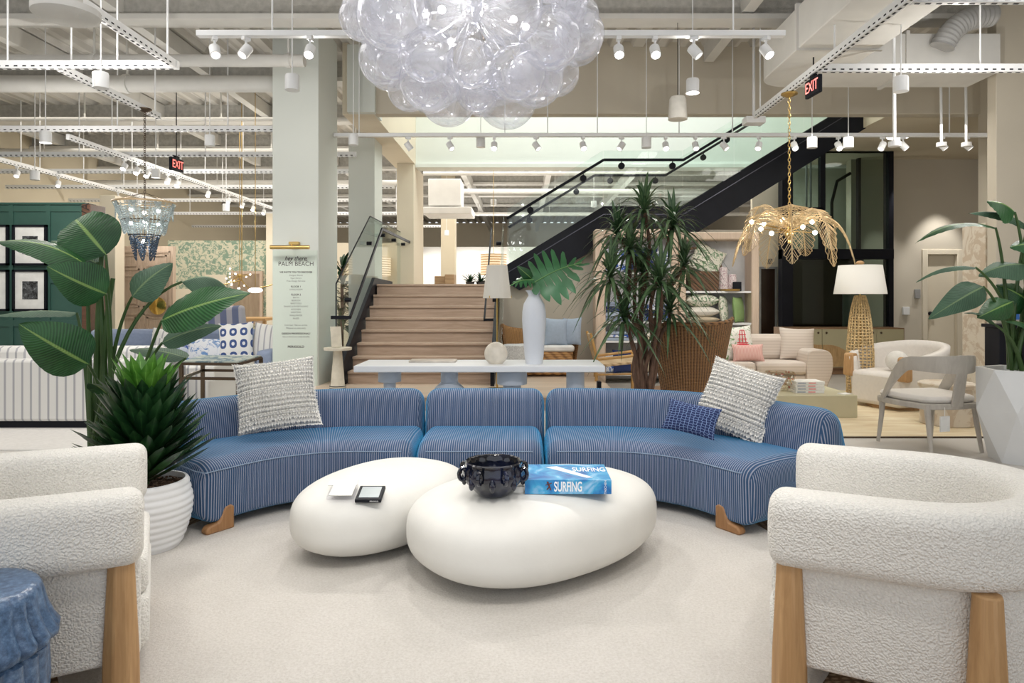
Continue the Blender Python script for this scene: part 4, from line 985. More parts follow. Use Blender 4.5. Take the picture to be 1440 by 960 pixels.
forks = [[(905, 545), (898, 480), (908, 400), (915, 345), (906, 300)], [(898, 545), (905, 500), (890, 430), (895, 370), (868, 330)], [(912, 545), (920, 500), (912, 430), (935, 360), (946, 318)], [(900, 548), (896, 505), (886, 470), (872, 420), (858, 392)],
         [(915, 548), (905, 520), (925, 470), (930, 430), (928, 398)], [(903, 548), (900, 460), (878, 440), (886, 400), (886, 352)], [(895, 548), (890, 510), (905, 480), (890, 465), (878, 448)], [(918, 548), (925, 500), (928, 470), (938, 455), (942, 440)],
         [(903, 548), (910, 500), (898, 440), (903, 385)], [(913, 548), (917, 500), (925, 430), (950, 395), (962, 375)]]
for i, fk in enumerate(forks):
    a0 = i*.628; r = .06
    pts = [dc+Vector((r*cos(a0), r*sin(a0), .24))]+[DP(x, y, heads[i][2]*k/len(fk)) + Vector((0, .03*sin(i*2+k), 0)) for k, (x, y) in enumerate(fk)]
    sm = []
    for k in range(len(pts)-1):
        for u in range(4): sm.append(pts[k].lerp(pts[k+1], u/4))
    sm.append(pts[-1]); n = len(sm)
    for _ in range(2): sm = [sm[0]]+[(sm[j-1]+sm[j]*2+sm[j+1])/4 for j in range(1, n-1)]+[sm[-1]]
    m = MB(); m.tube(sm, [(.024-.010*j/n)*(1+.18*sin(j*2.3+i)) for j in range(n)], 9); part('trunk', m, W['bark'], t)
for i, (px, py, d, s_) in enumerate(heads):
    rnd = random.Random(50+i); m = MB(); c = DP(px, py, d)
    for k in range(56):
        a = k*2.399; el = 1.40-1.35*(k/56)+rnd.uniform(-.15, .15); L = rnd.uniform(.36, .58)*s_
        dd = Vector((cos(a)*cos(el), sin(a)*cos(el), sin(el))); sd = dd.cross(Vector((0, 0, 1))).normalized() if abs(dd.z) < .98 else Vector((1, 0, 0))
        st = len(m.v); n = 8; b = c+Vector((0, 0, .06-.10*k/52)); wd = .038
        for j in range(n+1):
            u = j/n; q = b+dd*L*u-Vector((0, 0, 1))*(L*.95*u**1.8)*cos(el)**.5 if cos(el) > 0 else b+dd*L*u
            w_ = wd*(1-u**2.5)*(.6+.4*min(1, u*4)); m.v += [q-sd*w_/2, q+Vector((0, 0, -.003)), q+sd*w_/2]
        for j in range(n):
            q = st+j*3; m.face((q, q+1, q+4, q+3), [(0, -1), (0, 0), (.1, 0), (.1, -1)]); m.face((q+1, q+2, q+5, q+4), [(0, 0), (0, 1), (.1, 1), (.1, 0)])
    part('leaf_head', m, W['strap'], t, smooth=180, recalc=False)

# ================================================================ CONSOLE TABLE AND WHAT STANDS ON IT
W['chalk'] = plain('pale_blue_white_lacquer', (.60, .66, .74), .5, 0, .05, 3)
W['chalktop'] = plain('white_plaster_top', (.80, .82, .84), .45, 0, .02, 3)
CF = 5.42; cx0, cx1 = X(497, CF), X(851, CF); CT = .785
t = thing('console_table', 'long white console table on sculptural pedestal legs behind the sofa', 'console table', ((cx0+cx1)/2, 5.68, 0))
m = MB(); m.bb(cx0, cx1, CF, 5.95, CT-.052, CT); part('table_top', m, W['chalktop'], t, bevel=.006)
for px, pr in [(548, [(.06, 0), (.10, .10), (.05, .3), (.05, .62), (.095, .63), (.095, CT-.052)]), (632, [(.19, 0), (.19, .2), (.17, .45), (.12, .58), (.072, .625), (.072, CT-.052)]),
               (720, [(.15, 0), (.15, .25), (.075, .3), (.075, .60), (.125, .61), (.125, CT-.052)]), (809, [(.075, 0), (.075, CT-.052)])]:
    m = MB(); m.lathe(pr, (X(px, 5.68), 5.68, 0), 40, closed_top=True); part('pedestal_leg', m, W['chalk'], t)
c = Vector((X(609, 5.75), 5.77, CT)); m = MB(); m.box(c+Vector((0, 0, .008)), (.39, .17, .016)); solo('marble_tray', m, plain('grey_beige_marble', (.58, .53, .47), .3, 0, .3, 8), 'flat beige marble tray on the console table', 'tray', bevel=.003)
W['marble'] = plain('cream_marble', (.72, .66, .56), .3, 0, .18, 9)
c = P(697.5, 512, 5.6); c.z = CT; m = MB(); m.lathe([(0, 0), (.055, 0)]+[(.096*cos(a), .082+.096*sin(a)) for a in [radians(-56+146*i/20) for i in range(21)]], c, 40); solo('marble_ball', m, W['marble'], 'cream marble ball with a flat base on the console table', 'decoration', smooth=60)
c = Vector((X(751, 5.6), 5.6, CT)); VH = Z(408, 5.6)-CT
t = thing('tall_vase', 'tall matt pale vase with a pinched mouth on the console table', 'vase', c)
W['vase'] = plain('matt_pale_ceramic', (.68, .71, .76), .5, 0, .02)
def vf(a, u, z): return 1+(.55*max(0, u-.86)/.14*cos(2*a) if u > .86 else 0)
m = MB(); prf = [(0, .0), (.068, 0), (.078, .06), (.085, .16), (.094, .28), (.098, .36), (.096, .43), (.085, .49), (.06, .535), (.045, .56), (.048, .585), (.046, VH)]
m.lathe(prf, c, 40, vf, closed_top=False); part('vase_body', m, W['vase'], t, smooth=80)
t = thing('monstera_leaves', 'two cut green monstera leaves standing in the tall pale vase', 'leaves', c+Vector((0, 0, VH-.10)))
def monstera(base, ax, up, L, Wd, nf=8, seed=0):
    # split leaf: a solid heart round the midrib and separate fingers out to the rim
    ax = Vector(ax).normalized(); up = Vector(up); up = (up-ax*up.dot(ax)).normalized(); sd = ax.cross(up); m = MB(); base = Vector(base)
    rnd = random.Random(seed)
    def W3(x, y): # x along, y across
        r = abs(y)/(Wd/2); return base+ax*(x*L)+sd*y+up*(.10*L*sin(pi*max(0, min(1, x)))-.10*Wd*r*r)
    def half(x): # half width of outline
        return Wd/2*max(0, sin(pi*min(1, max(0, (x+.14)/1.14))**.8))**.7
    for s in (-1, 1):
        for k in range(nf):
            x0, x1 = -.10+1.06*k/nf, -.10+1.06*(k+1)/nf; g = .11/nf
            N = 8; st = len(m.v)
            xc = (x0+x1)/2
            tipx = xc+.30*(xc-.25)+.04; hw = half(min(.97, max(-.08, tipx-.02)))*rnd.uniform(.94, 1.05)
            for j in range(N+1):
                u = j/N; r0 = max(0, x0)+(0)*(1-u); r1 = max(0, x1)
                wv = ((1-(max(0, u-.55)/.45)**4)) if u > .55 else 1
                cxx = (max(0, x0)+max(0, x1))/2*(1-u)+tipx*u if True else 0
                hh = ((x1-x0)/2-(g if u > .38 else 0)-(.10/nf*sin(pi*max(0, (u-.38))/.62) if u > .38 else 0))
                hh = hh*(1+1.15*sin(pi*u)*(.6+.4*s)*(1 if u > .38 else .0)) ; hh *= wv if u < 1 else 0
                if u <= .38: a0, a1 = cxx-(x1-x0)/2*(1.0), cxx+(x1-x0)/2
                else: a0, a1 = cxx-hh*.98, cxx+hh*.98
                y = s*hw*(u**.95)
                m.v += [W3(a0, y), W3((a0+a1)/2, y)+up*.004*L, W3(a1, y)]
            for j in range(N):
                q = st+j*3; v0, v1 = j/N, (j+1)/N
                m.face((q, q+1, q+4, q+3), [(.3, .2+v0*.3), (0, .1+v0), (0, .1+v1), (.3, .2+v1*.3)]); m.face((q+1, q+2, q+5, q+4), [(0, .1+v0), (.3, .3), (.3, .3), (0, .1+v1)])
    m2 = MB(); m2.tube([W3(x/10, 0)+up*.004 for x in range(-1, 11)], .004, 6); return m, m2
vb = c+Vector((.0, 0, VH))
W['monstera'] = leafmat('monstera_leaf', (.02, .10, .03), (.06, .21, .085), (.2, .38, .15), veins=0, rough=.28)
for (px, py), ax, up, L, Wd, sd_ in [((752, 397), (.86, .12, .36), (-.30, -.90, .36), .42, .54, 1), ((748, 394), (-.90, -.1, -.22), (-.2, -.55, .85), .17, .20, 2)]:
    b = P(px, py, 5.56); m1, m2 = monstera(b, ax, up, L, Wd, 8 if L > .3 else 6, sd_)
    o = part('monstera_leaf', m1, W['monstera'], t, smooth=180, recalc=False); part('midrib', m2, plain('pale_midrib', (.16, .32, .10), .4), o)
    m = MB(); m.tube(bez(c+Vector((0, 0, VH-.12)), c+Vector((0, 0, VH+.02)), b, 8), .005, 6); part('stalk', m, W['stem'], t)
m = MB(); b = P(748, 392, 5.58); 
o = part('young_leaf', leaf_mb(b, P(727, 374, 5.5), .09, (-.3, -.9, .3), arch=.1, cup=.1), W['leaf'], t, smooth=180, recalc=False)
# ================================================================ STAIRCASE
SL, SR = -2.35, -.40; S0 = 9.1; TR = .26; RI = .17; NR = 8
t = thing('staircase', 'wide pale oak staircase with black stringers rising from the platform to a landing', 'staircase', ((SL+SR)/2, 10, .17))
for k in range(NR):
    z = .17+RI*k; y = S0+TR*k
    m = MB(); m.bb(SL+.02, SR-.02, y, y+.03, z, z+RI-.035); part('riser', m, W['stairwood'], t)
    m = MB(); m.bb(SL+.02, SR-.02, y-.03, (y+TR+.03 if k < NR-1 else 12.4), z+RI-.035, z+RI); part('tread', m, W['stairwood'], t, bevel=.006)
YT = S0+TR*(NR-1); ZL = .17+RI*NR
for x in (SL, SR):
    for xx in ([x-.03] if x == SL else [x]):
        m = MB(); m.prism([(S0-.25, .17), (S0+.10, .17), (YT+.2, ZL-.35), (YT+1.4, ZL-.35), (YT+1.4, ZL+.07), (YT-.05, ZL+.1), (S0-.25, .42)], xx-.02, xx+.03, 'x'); part('stringer', m, W['black'], t)
m = MB(); m.bb(SL-.2, SR+.1, YT+.4, 12.4, ZL-.3, ZL-.04); part('landing_slab', m, W['black'], t)
def rail(t, pts, r=.02, name='handrail', fl=True):
    m = MB()
    for a, b in zip(pts[:-1], pts[1:]): m.bar(a, b, .022 if fl else .03, .045 if fl else .03)
    return part(name, m, W['black'], t)
rx = SL+.10
rail(t, [(rx-.25, 8.9, 1.06), (rx, 8.9, 1.06), (rx, YT, ZL+.88), (rx, 14.6, ZL+.88), (rx, 15.1, 1.75)], .02)
rx2 = SR-.10
rail(t, [(rx2, 8.9, 1.03), (rx2, YT, ZL+.88)], .02); m = MB(); m.bar((rx2, 8.9, 1.03), (rx2+.12, 8.9, 1.03), .03, .03); part('rail_end', m, W['black'], t)
# left and right glass balustrades with dark top edge
def panel(t, quad, ax, th=.012, name='glass_panel'):
    m = MB(); m.prism(quad, ax[1], ax[1]+th, ax[0]); return part(name, m, W['glass'], t)
gx = SL-.09
panel(t, [(8.93, .25), (8.93, 1.50), (YT+.0, ZL+1.08), (YT, ZL-.1), (9.3, .25)], ('x', gx)); panel(t, [(YT+.02, ZL-.2), (YT+.02, ZL+1.08), (14.7, ZL+1.08), (14.7, ZL-.2)], ('x', gx))
panel(t, [(8.93, .25), (8.93, 1.50), (YT, ZL+1.08), (YT, ZL-.1), (9.3, .25)], ('x', SR+.09))
m = MB(); m.bar((gx, 8.93, 1.50), (gx, YT, ZL+1.085), .016, .012); m.bar((gx, 8.93, .2), (gx, 8.93, 1.50), .014, .014); m.bar((gx, YT, ZL+1.085), (gx, 14.7, ZL+1.085), .016, .012); part('glass_edge', m, W['black'], t)
for (x, ys) in ((gx, (9.3, 10.6, 11.6, 12.6, 13.6)), (SR+.09, (9.3, 10.6))):
    for y in ys:
        z = (1.06+(y-8.9)*(ZL+.88-1.06)/(YT-8.9)) if y < YT else ZL+.88
        m = MB(); m.tube([(x+(.02 if x < -1 else -.02), y, z-.04), (x+(.10 if x < -1 else -.10), y, z-.04)], .03, 10); part('rail_bracket', m, W['black'], t)
# upper flight, running to the right behind the header
t = thing('upper_stair_flight', 'black steel upper stair flight with glass balustrades rising to the right', 'staircase', (2.2, 11.4, 2.5))
FN, FF = 10.72, 12.2
top = [(-.25, 1.83), (1.27, 2.75), (2.52, 2.75), (4.94+1.3, 4.21+.80)]; thk = .50
def strp(pts, th): return pts+[(p[0], p[1]-th) for p in pts[::-1]]
bot = [(-.25, 1.55), (-.05, 1.43), (1.50, 2.26), (2.62, 2.26), (6.24, 4.50)]
poly = top+bot[::-1]
for y in (FN, FF-.03): m = MB(); m.prism(poly, y, y+.03, 'y'); part('stringer', m, W['black'], t)
m = MB(); m.prism([(p[0], p[1]-.25) for p in top]+bot[::-1], FN+.03, FF-.03, 'y'); part('flight_body', m, plain('black_soffit', (.006, .006, .008), .6, Specular_IOR_Level=.2), t)
m = MB(); 
for a, b in zip(top[:-1], top[1:]): m.bar((a[0], FN-.004, a[1]-.13), (b[0], FN-.004, b[1]-.13), .006, .012)
part('steel_lip', m, plain('grey_steel_edge', (.08, .08, .10), .3, .6), t)
GH = .88
for y, nm in ((FN+.04, 'near'), (FF-.06, 'far')):
    segs = []
    for a, b in zip(top[:-1], top[1:]):
        n = max(1, round((b[0]-a[0])/1.2))
        for k in range(n):
            p = (a[0]+(b[0]-a[0])*k/n, a[1]+(b[1]-a[1])*k/n); q = (a[0]+(b[0]-a[0])*(k+1)/n, a[1]+(b[1]-a[1])*(k+1)/n); segs.append((p, q))
    for p, q in segs: panel(t, [(p[0]+.006, p[1]-.1), (q[0]-.006, q[1]-.1), (q[0]-.006, q[1]+GH), (p[0]+.006, p[1]+GH)], ('y', y))
    rp = [(x, z+.72) for x, z in top]
    m = MB()
    for a, b in zip(rp[:-1], rp[1:]): m.bar((a[0], y-.07, a[1]), (b[0], y-.07, b[1]), .04, .03, up=(0, 1, 0))
    part('handrail', m, W['black'], t)
    for x in (.12, .95, 1.55, 2.35, 3.2, 4.2, 5.2):
        for a, b in zip(rp[:-1], rp[1:]):
            if a[0] <= x <= b[0]:
                z = a[1]+(b[1]-a[1])*(x-a[0])/(b[0]-a[0]); m = MB(); m.tube([(x, y-.02, z-.09), (x, y-.06, z-.09)], .052, 16); m.bar((x, y-.05, z-.09), (x, y-.06, z), .015, .015); part('glass_clamp', m, W['black'], t)
# ================================================================ ELEVATOR
t = thing('elevator_shaft', 'black framed glass elevator shaft beneath the upper stair flight', 'elevator', (5.3, 12.9, 0))
EY = 12.45; EX0, EX1 = X(1100, EY), X(1257, EY); EM = X(1158, EY); ET = 3.98
m = MB(); m.bb(EX0, EX0+.20, EY, EY+.2, 0, ET); m.bb(EX1-.09, EX1, EY, EY+.2, 0, ET); m.bb(EM-.05, EM+.04, EY, EY+.12, Z(357, EY), ET)
m.bb(EX0, EX1, EY, EY+.18, Z(205, EY)-.06, ET); m.bb(EX0, EX1, EY-.01, EY+.2, Z(364, EY), Z(350, EY)); m.bb(EX0, EM, EY, EY+.1, Z(297, EY), Z(291, EY)); m.bb(EX0, EX1, EY, EY+.2, 0, .15)
m.bb(EX1-.35, EX1-.30, EY+.6, EY+.7, 0, ET); m.bb(EX0, EX0+.1, 13.6, 13.7, 0, ET)
part('steel_frame', m, W['black'], t, bevel=.004)
m = MB(); m.bb(EX0+.2, EX1-.09, EY+.05, EY+.06, .15, Z(364, EY)); part('lower_pane', m, W['darkglass'], t)
m = MB(); m.bb(EM+.04, EX1-.09, EY+.05, EY+.06, Z(350, EY), Z(212, EY)); part('upper_pane', m, W['darkglass'], t)
m = MB(); m.bb(EX0+.2, EM-.05, EY+.05, EY+.06, Z(350, EY), Z(212, EY)); part('side_pane', m, W['darkglass'], t)
m = MB(); m.bb(EX0+.3, EX1-.5, EY+.35, EY+.40, .1, 2.0); m.bb(EX0+.25, EX1-.4, EY+.30, EY+1.3, 2.0, 2.06); part('elevator_car', m, W['blackglass'], t)
m = MB(); m.bb(EM+.5, EM+.85, EY+.3, EY+.34, .1, 1.8); part('car_panel', m, plain('grey_panel', (.22, .23, .22), .5), t)
m = MB(); m.tube([(EX1-.95, EY+.4, 1.9), (EX1-.95, EY+.4, 3.1), (EX1-.85, EY+.4, 3.5), (EX1-.6, EY+.4, 3.65)], .03, 8); part('black_hose', m, W['black'], t)
for px in (1134, 1140): m = MB(); m.tube([(X(px, 12.9), 12.9, .1), (X(px, 12.9), 12.9, 3.9)], .02, 8); part('guide_rail', m, plain('grey_steel', (.35, .36, .36), .4, .5), t)
m = MB(); m.bb(EX0+.1, 6.9, 13.85, 13.95, 0, ET); m.bb(X(1098, 13.3), EX0+.3, 13.9, 14.1, 0, 4); struct('wall_elevator', m, plain('grey_green_wall', (.42, .43, .36), .9, 0, .05), smooth=0)
# lobby wall with the dark elevator door left of the shaft
LY = 12.9; m = MB(); m.bb(X(1058, LY), X(1101, LY), LY, LY+.1, 0, Z(245, LY)); o = struct('wall_lobby', m, W['cream'], smooth=0)
t = thing('elevator_door', 'dark brown elevator door with grey frame between the shelving and the glass shaft', 'door', (X(1079, LY), LY, 0))
m = MB(); x0, x1 = X(1069, LY), X(1089, LY); m.bb(x0, x1, LY-.03, LY-.005, 0, Z(378, LY)); part('door_panel', m, W['blackglass'], t)
m = MB(); z1 = Z(375, LY); m.bb(x0-.03, x0, LY-.05, LY-.005, 0, z1); m.bb(x1, x1+.04, LY-.05, LY-.005, 0, z1); m.bb(x0, x1, LY-.05, LY-.005, z1-.04, z1); part('door_frame', m, plain('grey_steel_door', (.3, .3, .29), .4, .3), t)
m = MB(); m.bb(x1+.07, x1+.12, LY-.03, LY-.005, .95, 1.45); part('call_panel', m, plain('brushed_steel', (.45, .45, .44), .3, .8), t)
m = MB(); m.bb(x0+.12, x0+.22, LY-.03, LY-.005, z1+.05, z1+.15); part('floor_sign', m, plain('dark_sign', (.1, .1, .1), .5), t)
for px, py, w_, h_, lab in [(1290, 413, 7, 13, 'small grey room sign beside the right door'), (1274, 437, 9, 11, 'small white wall switch left of the right door')]:
    m = MB(); m.box(P(px, py, 13.17), (w_*13.2/960, .05, h_*13.2/960)); solo('wall_plate', m, W['white'] if py > 420 else plain('sign_grey', (.3, .3, .3), .5), lab, 'wall plate', bevel=.005)
m = MB(); m.lathe([(0, 0), (.16, 0), (.17, .02), (0, .02)], (X(1263, 11.3), 11.3, 3.955), 24); solo('recessed_downlight', m, W['bulbsoft'], 'round recessed downlight in the soffit above the elevator', 'ceiling light')
# ================================================================ DIRECTORY ON THE COLUMN
m = MB(); q = X(387, 8.9); m.bb(X(383.5, 8.89), X(446, 8.89), 8.888, 8.899, Z(545, 8.89), Z(352, 8.89)); t = solo('directory_panel', m, plain('pale_green_vinyl', (.62, .69, .62), .6, 0, .02, 1), 'pale green directory sign with black lettering on the white column', 'sign', smooth=0)
txt = W['darkink']; cxm = X(416, 8.88)
def line(s, py, hpx, wpx=None, fancy=False, mat=None, sh=0, off=0):
    o = text_obj('lettering', s, 1.0, (cxm, 8.886, Z(py, 8.886)), (pi/2, 0, 0), mat or txt, None, .0, shear=sh, off=off)
    me = o.data; xs = [v.co.x for v in me.vertices]; w_ = max(xs)-min(xs); hh = .72
    sy = hpx*8.886/960/hh; sx = (wpx*8.886/960)/w_ if wpx else sy
    o.scale = (sx, sy, 1); o.parent = t; o.location = Vector((cxm, 8.886, Z(py, 8.886)))-wpos(t)
greyink = plain('grey_ink', (.22, .23, .22), .6)
line('hey there,', 363.5, 6.5, 32, sh=.35, off=.012); line('PALM BEACH', 371, 6.2, 49)
for s, py, h, w_ in [('WE INVITE YOU TO DISCOVER', 382.7, 2.6, 46), ('FLOOR 1', 403, 2.6, 13.5), ('FLOOR 2', 414.3, 2.6, 13.5), ('DESIGN PROFESSIONAL?', 469, 2.6, 40), ('PERIGOLD', 487.5, 3.2, 23)]: line(s, py, h, w_, off=.015)
for s, py, w_ in [('Designer Brands', 387, 19), ('Expert Service', 391, 15), ('Free Design Services', 395, 26), ('LIVING ROOM', 407, 18), ('BATH', 418.3, 8), ('BEDROOM', 422.5, 12), ('BARSTOOLS', 426.6, 15), ('DINING & ENTERTAINING', 430.8, 34), ('KITCHEN', 435, 13), ('LIGHTING', 439, 14), ('WALLPAPER', 443.4, 18), ('RUGS', 447.6, 8), ('Come back. Take our services', 457, 32), ('Whatever on every story.', 461.2, 28), ('Ask us about our trade benefits', 473.3, 38)]: line(s, py, 2.2, w_, mat=greyink)
t = thing('picture_light', 'brass picture light above the lettering on the white column', 'picture light', P(408, 350, 8.7))
m = MB(); m.tube([P(380, 347.5, 8.72), P(435, 347.5, 8.72)], .026, 14); part('lamp_tube', m, W['brass'], t)
m = MB(); m.box(P(414, 342, 8.85), (.13, .07, .04)); m.tube([P(408, 347, 8.72), P(412, 343, 8.86)], .012, 8); part('arm', m, W['brass'], t, bevel=.005)
# ================================================================ MIDDLE GROUND, CENTRE
def shade_mat(): 
    t_ = NT('white_linen_shade'); t_.setp(col=(.74, .72, .67), rough=.9); n = t_.noise(t_.coord('Object', (60, 60, 200)), 3, 3); t_.bump(n, .1, .002)
    t_.setp(Emission_Color=(1, .96, .88, 1), Emission_Strength=.03); return t_.m
W['shade'] = shade_mat()
# shaded floor lamp before the stairs
c = Vector((X(699, 8.5), 8.5, .17)); t = thing('floor_lamp', 'slim brass floor lamp with white tapered shade on the platform by the stairs', 'lamp', c)
z0, z1 = Z(419, 8.5), Z(373, 8.5)
m = MB(); m.lathe([(.175, z0), (.125, z1)], (c.x, c.y, 0), 40, closed_top=False); m.f.pop() if False else None; part('lamp_shade', m, W['shade'], t, solid=.004)
m = MB(); m.tube([(c.x, c.y, .19), (c.x, c.y, z1-.02)], .012, 10); part('pole', m, W['brass'], t)
m = MB(); m.cyl((c.x, c.y, .17), .14, .02, 32); part('base', m, W['brass'], t)
m = MB(); 
for a in (0, 2.1, 4.2): m.tube([(c.x, c.y, z0+.02), (c.x+.175*cos(a), c.y+.175*sin(a), z0+.01)], .004, 6); m.box((c.x+.177*cos(a), c.y+.177*sin(a), z0+.015), (.012, .012, .03))
part('shade_spider', m, W['brass'], t)
point((c.x, c.y, (z0+z1)/2), 2.5, .03)
# wicker settee
W['wicker'] = None
def wickermat(name, a, b, sc=26, uv=False):
    t_ = NT(name); co = t_.coord('UV' if uv else 'Object'); x = t_.wave(co, sc*(2.4 if uv else 1), .6, 'Y' if uv else 'Z'); y = t_.wave(co, sc*(1.1 if uv else .45), .4, 'X' if uv else 'DIAGONAL'); mm_ = t_.n('ShaderNodeMath', operation='MULTIPLY_ADD'); t_.l(x, mm_.inputs[0]); mm_.inputs[1].default_value = .6; t_.l(y, mm_.inputs[2])
    t_.l(t_.ramp(mm_.outputs[0], [(.15, a), (.85, b)]), t_.b.inputs['Base Color']); t_.setp(rough=.6); t_.bump(mm_.outputs[0], .8, .01); return t_.m
W['wicker'] = wickermat('honey_wicker', (.17, .075, .025), (.50, .27, .10), 10); W['wickeruv'] = wickermat('honey_wicker_weave', (.17, .075, .025), (.50, .27, .10), 9, True)
W['rattan'] = wickermat('brown_rattan', (.07, .03, .012), (.34, .17, .065), 13); W['rattanuv'] = wickermat('brown_rattan_weave', (.07, .03, .012), (.34, .17, .065), 9, True)
SY = 10.15; sx0, sx1 = X(706, SY), X(815, SY); ccx = (sx0+sx1)/2; hw = (sx1-sx0)/2
t = thing('wicker_settee', 'curved honey wicker settee with white seat cushion under the upper flight', 'settee', (ccx, SY+.1, .17))
m = MB()
def shellf(u, v):
    a = pi*(.0)+pi*u; ox, oy = cos(a), sin(a)
    rt = 1.0; rb = .80; k = rb+(rt-rb)*v**.7; H = (.62+.18*abs(cos(a))**2) if False else .74-.10*sin(a)
    return (ccx+ox*hw*k, SY+.02+oy*.34*k, .19+H*v)
m.grid(shellf, 40, 10, uvf=lambda u, v: (u*2, v*.7)); part('wicker_shell', m, W['wickeruv'], t, solid=.05)
m = MB(); pts = [(ccx+cos(pi*i/24)*hw*.83, SY+.02+sin(pi*i/24)*.28) for i in range(25)]; m.prism(pts+[(ccx-hw*.80, SY-.25), (ccx+hw*.80, SY-.25)], .19, .53, 'z'); part('wicker_base', m, W['wicker'], t, bevel=.03)
m = MB(); m.prism([(p[0], p[1]) for p in pts]+[(ccx-hw*.84, SY-.26), (ccx+hw*.84, SY-.26)], .53, .62, 'z'); part('seat_cushion', m, plain('white_canvas', (.78, .77, .75), .9), t, bevel=.03)
W['pblue'] = plain('pale_blue_linen', (.36, .43, .53), .95, 0, .05, 30)
cushion((X(781, SY), SY-.14, .61), .36, .42, .15, .1, .28, .05, W['pblue'], 'pale blue-grey cushion on the wicker settee, left of two'); cushion((X(805, SY)-.02, SY-.10, .61), .30, .42, .15, -.45, .22, -.06, W['pblue'], 'pale blue-grey cushion on the wicker settee, right of two')
m = MB(); m.bb(sx0+.03, sx0+.55, SY-.30, SY+.1, .60, .625); m.bb(sx0+.03, sx0+.55, SY-.315, SY-.30, .25, .625); solo('knit_throw', m, plain('white_knit', (.66, .66, .65), .95, 0, .2, 70, .7, 80), 'white knit throw draped over the left of the wicker settee', 'throw', bevel=.01)
m = MB(); m.bb(X(781, SY), X(783, SY), SY-.4, SY-.39, .5, .55)
# glass display cloche / small hanging tag on the wall behind
# rattan frame lounge chair
W['rattanpole'] = plain('golden_rattan_pole', (.52, .30, .10), .4, 0, .15, 8); W['cord'] = wickermat('woven_cord', (.40, .26, .13), (.72, .55, .34), 12)
c = Vector((X(872, 9.6), 9.6, 0)); t = thing('rattan_lounge_chair', 'golden rattan lounge chair with woven cord seat before the shelving', 'chair', c)
A = lambda x, y, z: c+Vector((x, y, z))
for x, y, h in ((.26, -.28, .56), (.22, .30, .56), (-.36, -.24, .44), (-.32, .30, .44)): m = MB(); m.tube([A(x, y, 0), A(x, y, h)], .022, 10); part('leg', m, W['rattanpole'], t)
m = MB(); m.tube([A(.30, -.28, .54), A(-.34, -.24, .47)], .02, 8); m.tube([A(.24, .30, .54), A(-.32, .30, .47)], .02, 8); m.tube([A(.26, -.28, .28), A(-.36, -.24, .26)], .014, 8); m.tube([A(.26, -.28, .3), A(.22, .3, .3)], .014, 8)
part('frame_rail', m, W['rattanpole'], t)
m = MB(); m.prism([(c.x-.32, .36), (c.x+.25, .42), (c.x+.25, .46), (c.x-.32, .40)], c.y-.26, c.y+.30, 'y'); part('woven_seat', m, W['cord'], t, bevel=.015)
m = MB(); m.prism([(c.x-.36, .44), (c.x-.44, .80), (c.x-.41, .81), (c.x-.32, .44)], c.y-.24, c.y+.28, 'y'); part('woven_back', m, W['cord'], t, bevel=.012)
for y in (-.25, .29): m = MB(); m.tube([A(-.33, y, .40), A(-.44, y, .83)], .018, 8); part('back_post', m, W['rattanpole'], t)
# big rattan armchair seen from behind
c = Vector((X(974, 6.35), 6.45, 0)); t = thing('high_back_rattan_chair', 'dark brown flared rattan chair seen from behind the sofa', 'chair', c)
m = MB()
def rf(u, v):
    a = pi+pi*(.12+.76*u); wt = .39*(.62+.38*v); zt = .32+(.76+.05*abs(2*u-1)**2)*v
    return (c.x+cos(a)*wt*1.08, c.y+.10+sin(a)*(.26+.10*v), zt)
m.grid(rf, 30, 16, uvf=lambda u, v: (u, v*.8)); part('woven_back', m, W['rattanuv'], t, solid=.025)
m = MB(); m.tube([rf(i/24, 1.0) for i in range(25)], .018, 8); part('back_rim', m, W['rattan'], t)
m = MB(); m.lathe([(0, .30), (.27, .30), (.33, .36), (.33, .44), (0, .46)], (c.x, c.y+.15, 0), 36); part('seat', m, W['rattan'], t)
for a in (.8, 2.3, 3.9, 5.5): m = MB(); m.tube([(c.x+.24*cos(a), c.y+.15+.24*sin(a), .34), (c.x+.27*cos(a), c.y+.15+.27*sin(a), 0)], .02, 8); part('leg', m, W['rattan'], t)
# shelving units
W['shelfwood'] = wood('pale_beech_shelving', (.56, .43, .32), (.66, .53, .42), (20, 20, 1.5)); W['shelfwhite'] = plain('white_shelf', (.76, .76, .75), .5, 0, .01); W['greyback'] = plain('light_grey_back', (.50, .50, .50), .8)
BY = 10.35
def shelf_unit(name_lab, x0, x1, ztop, shelves, xo0, xo1):
    t = thing('shelving_unit', name_lab, 'shelving', ((xo0+xo1)/2, BY+.25, 0))
    m = MB(); m.bb(xo0, x0, BY, BY+.35, 0, ztop+.12); m.bb(x1, xo1, BY, BY+.35, 0, ztop+.12); m.bb(x0, x1, BY, BY+.35, ztop, ztop+.12); part('frame', m, W['shelfwood'], t, bevel=.02)
    m = MB(); m.bb(x0, x1, BY+.32, BY+.35, .05, ztop); part('back_panel', m, W['greyback'], t)
    for z in shelves: m = MB(); m.bb(x0, x1, BY+.02, BY+.32, z-.03, z); part('shelf', m, W['shelfwhite'], t)
    return t
u0, u1 = X(852, BY), X(944, BY); v0, v1 = X(965, BY), X(1057, BY)
zs = [Z(382, BY), Z(452, BY), Z(479, BY), .16]
shelf_unit('pale shelving unit with blue textiles behind the dracaena', u0, u1, Z(333, BY), zs, X(837, BY), X(954, BY))
zs2 = [Z(409, BY), Z(454, BY), .5, .16]
shelf_unit('pale shelving unit with green cushions and a wicker basket', v0, v1, Z(337, BY), zs2, X(955, BY), X(1068, BY))
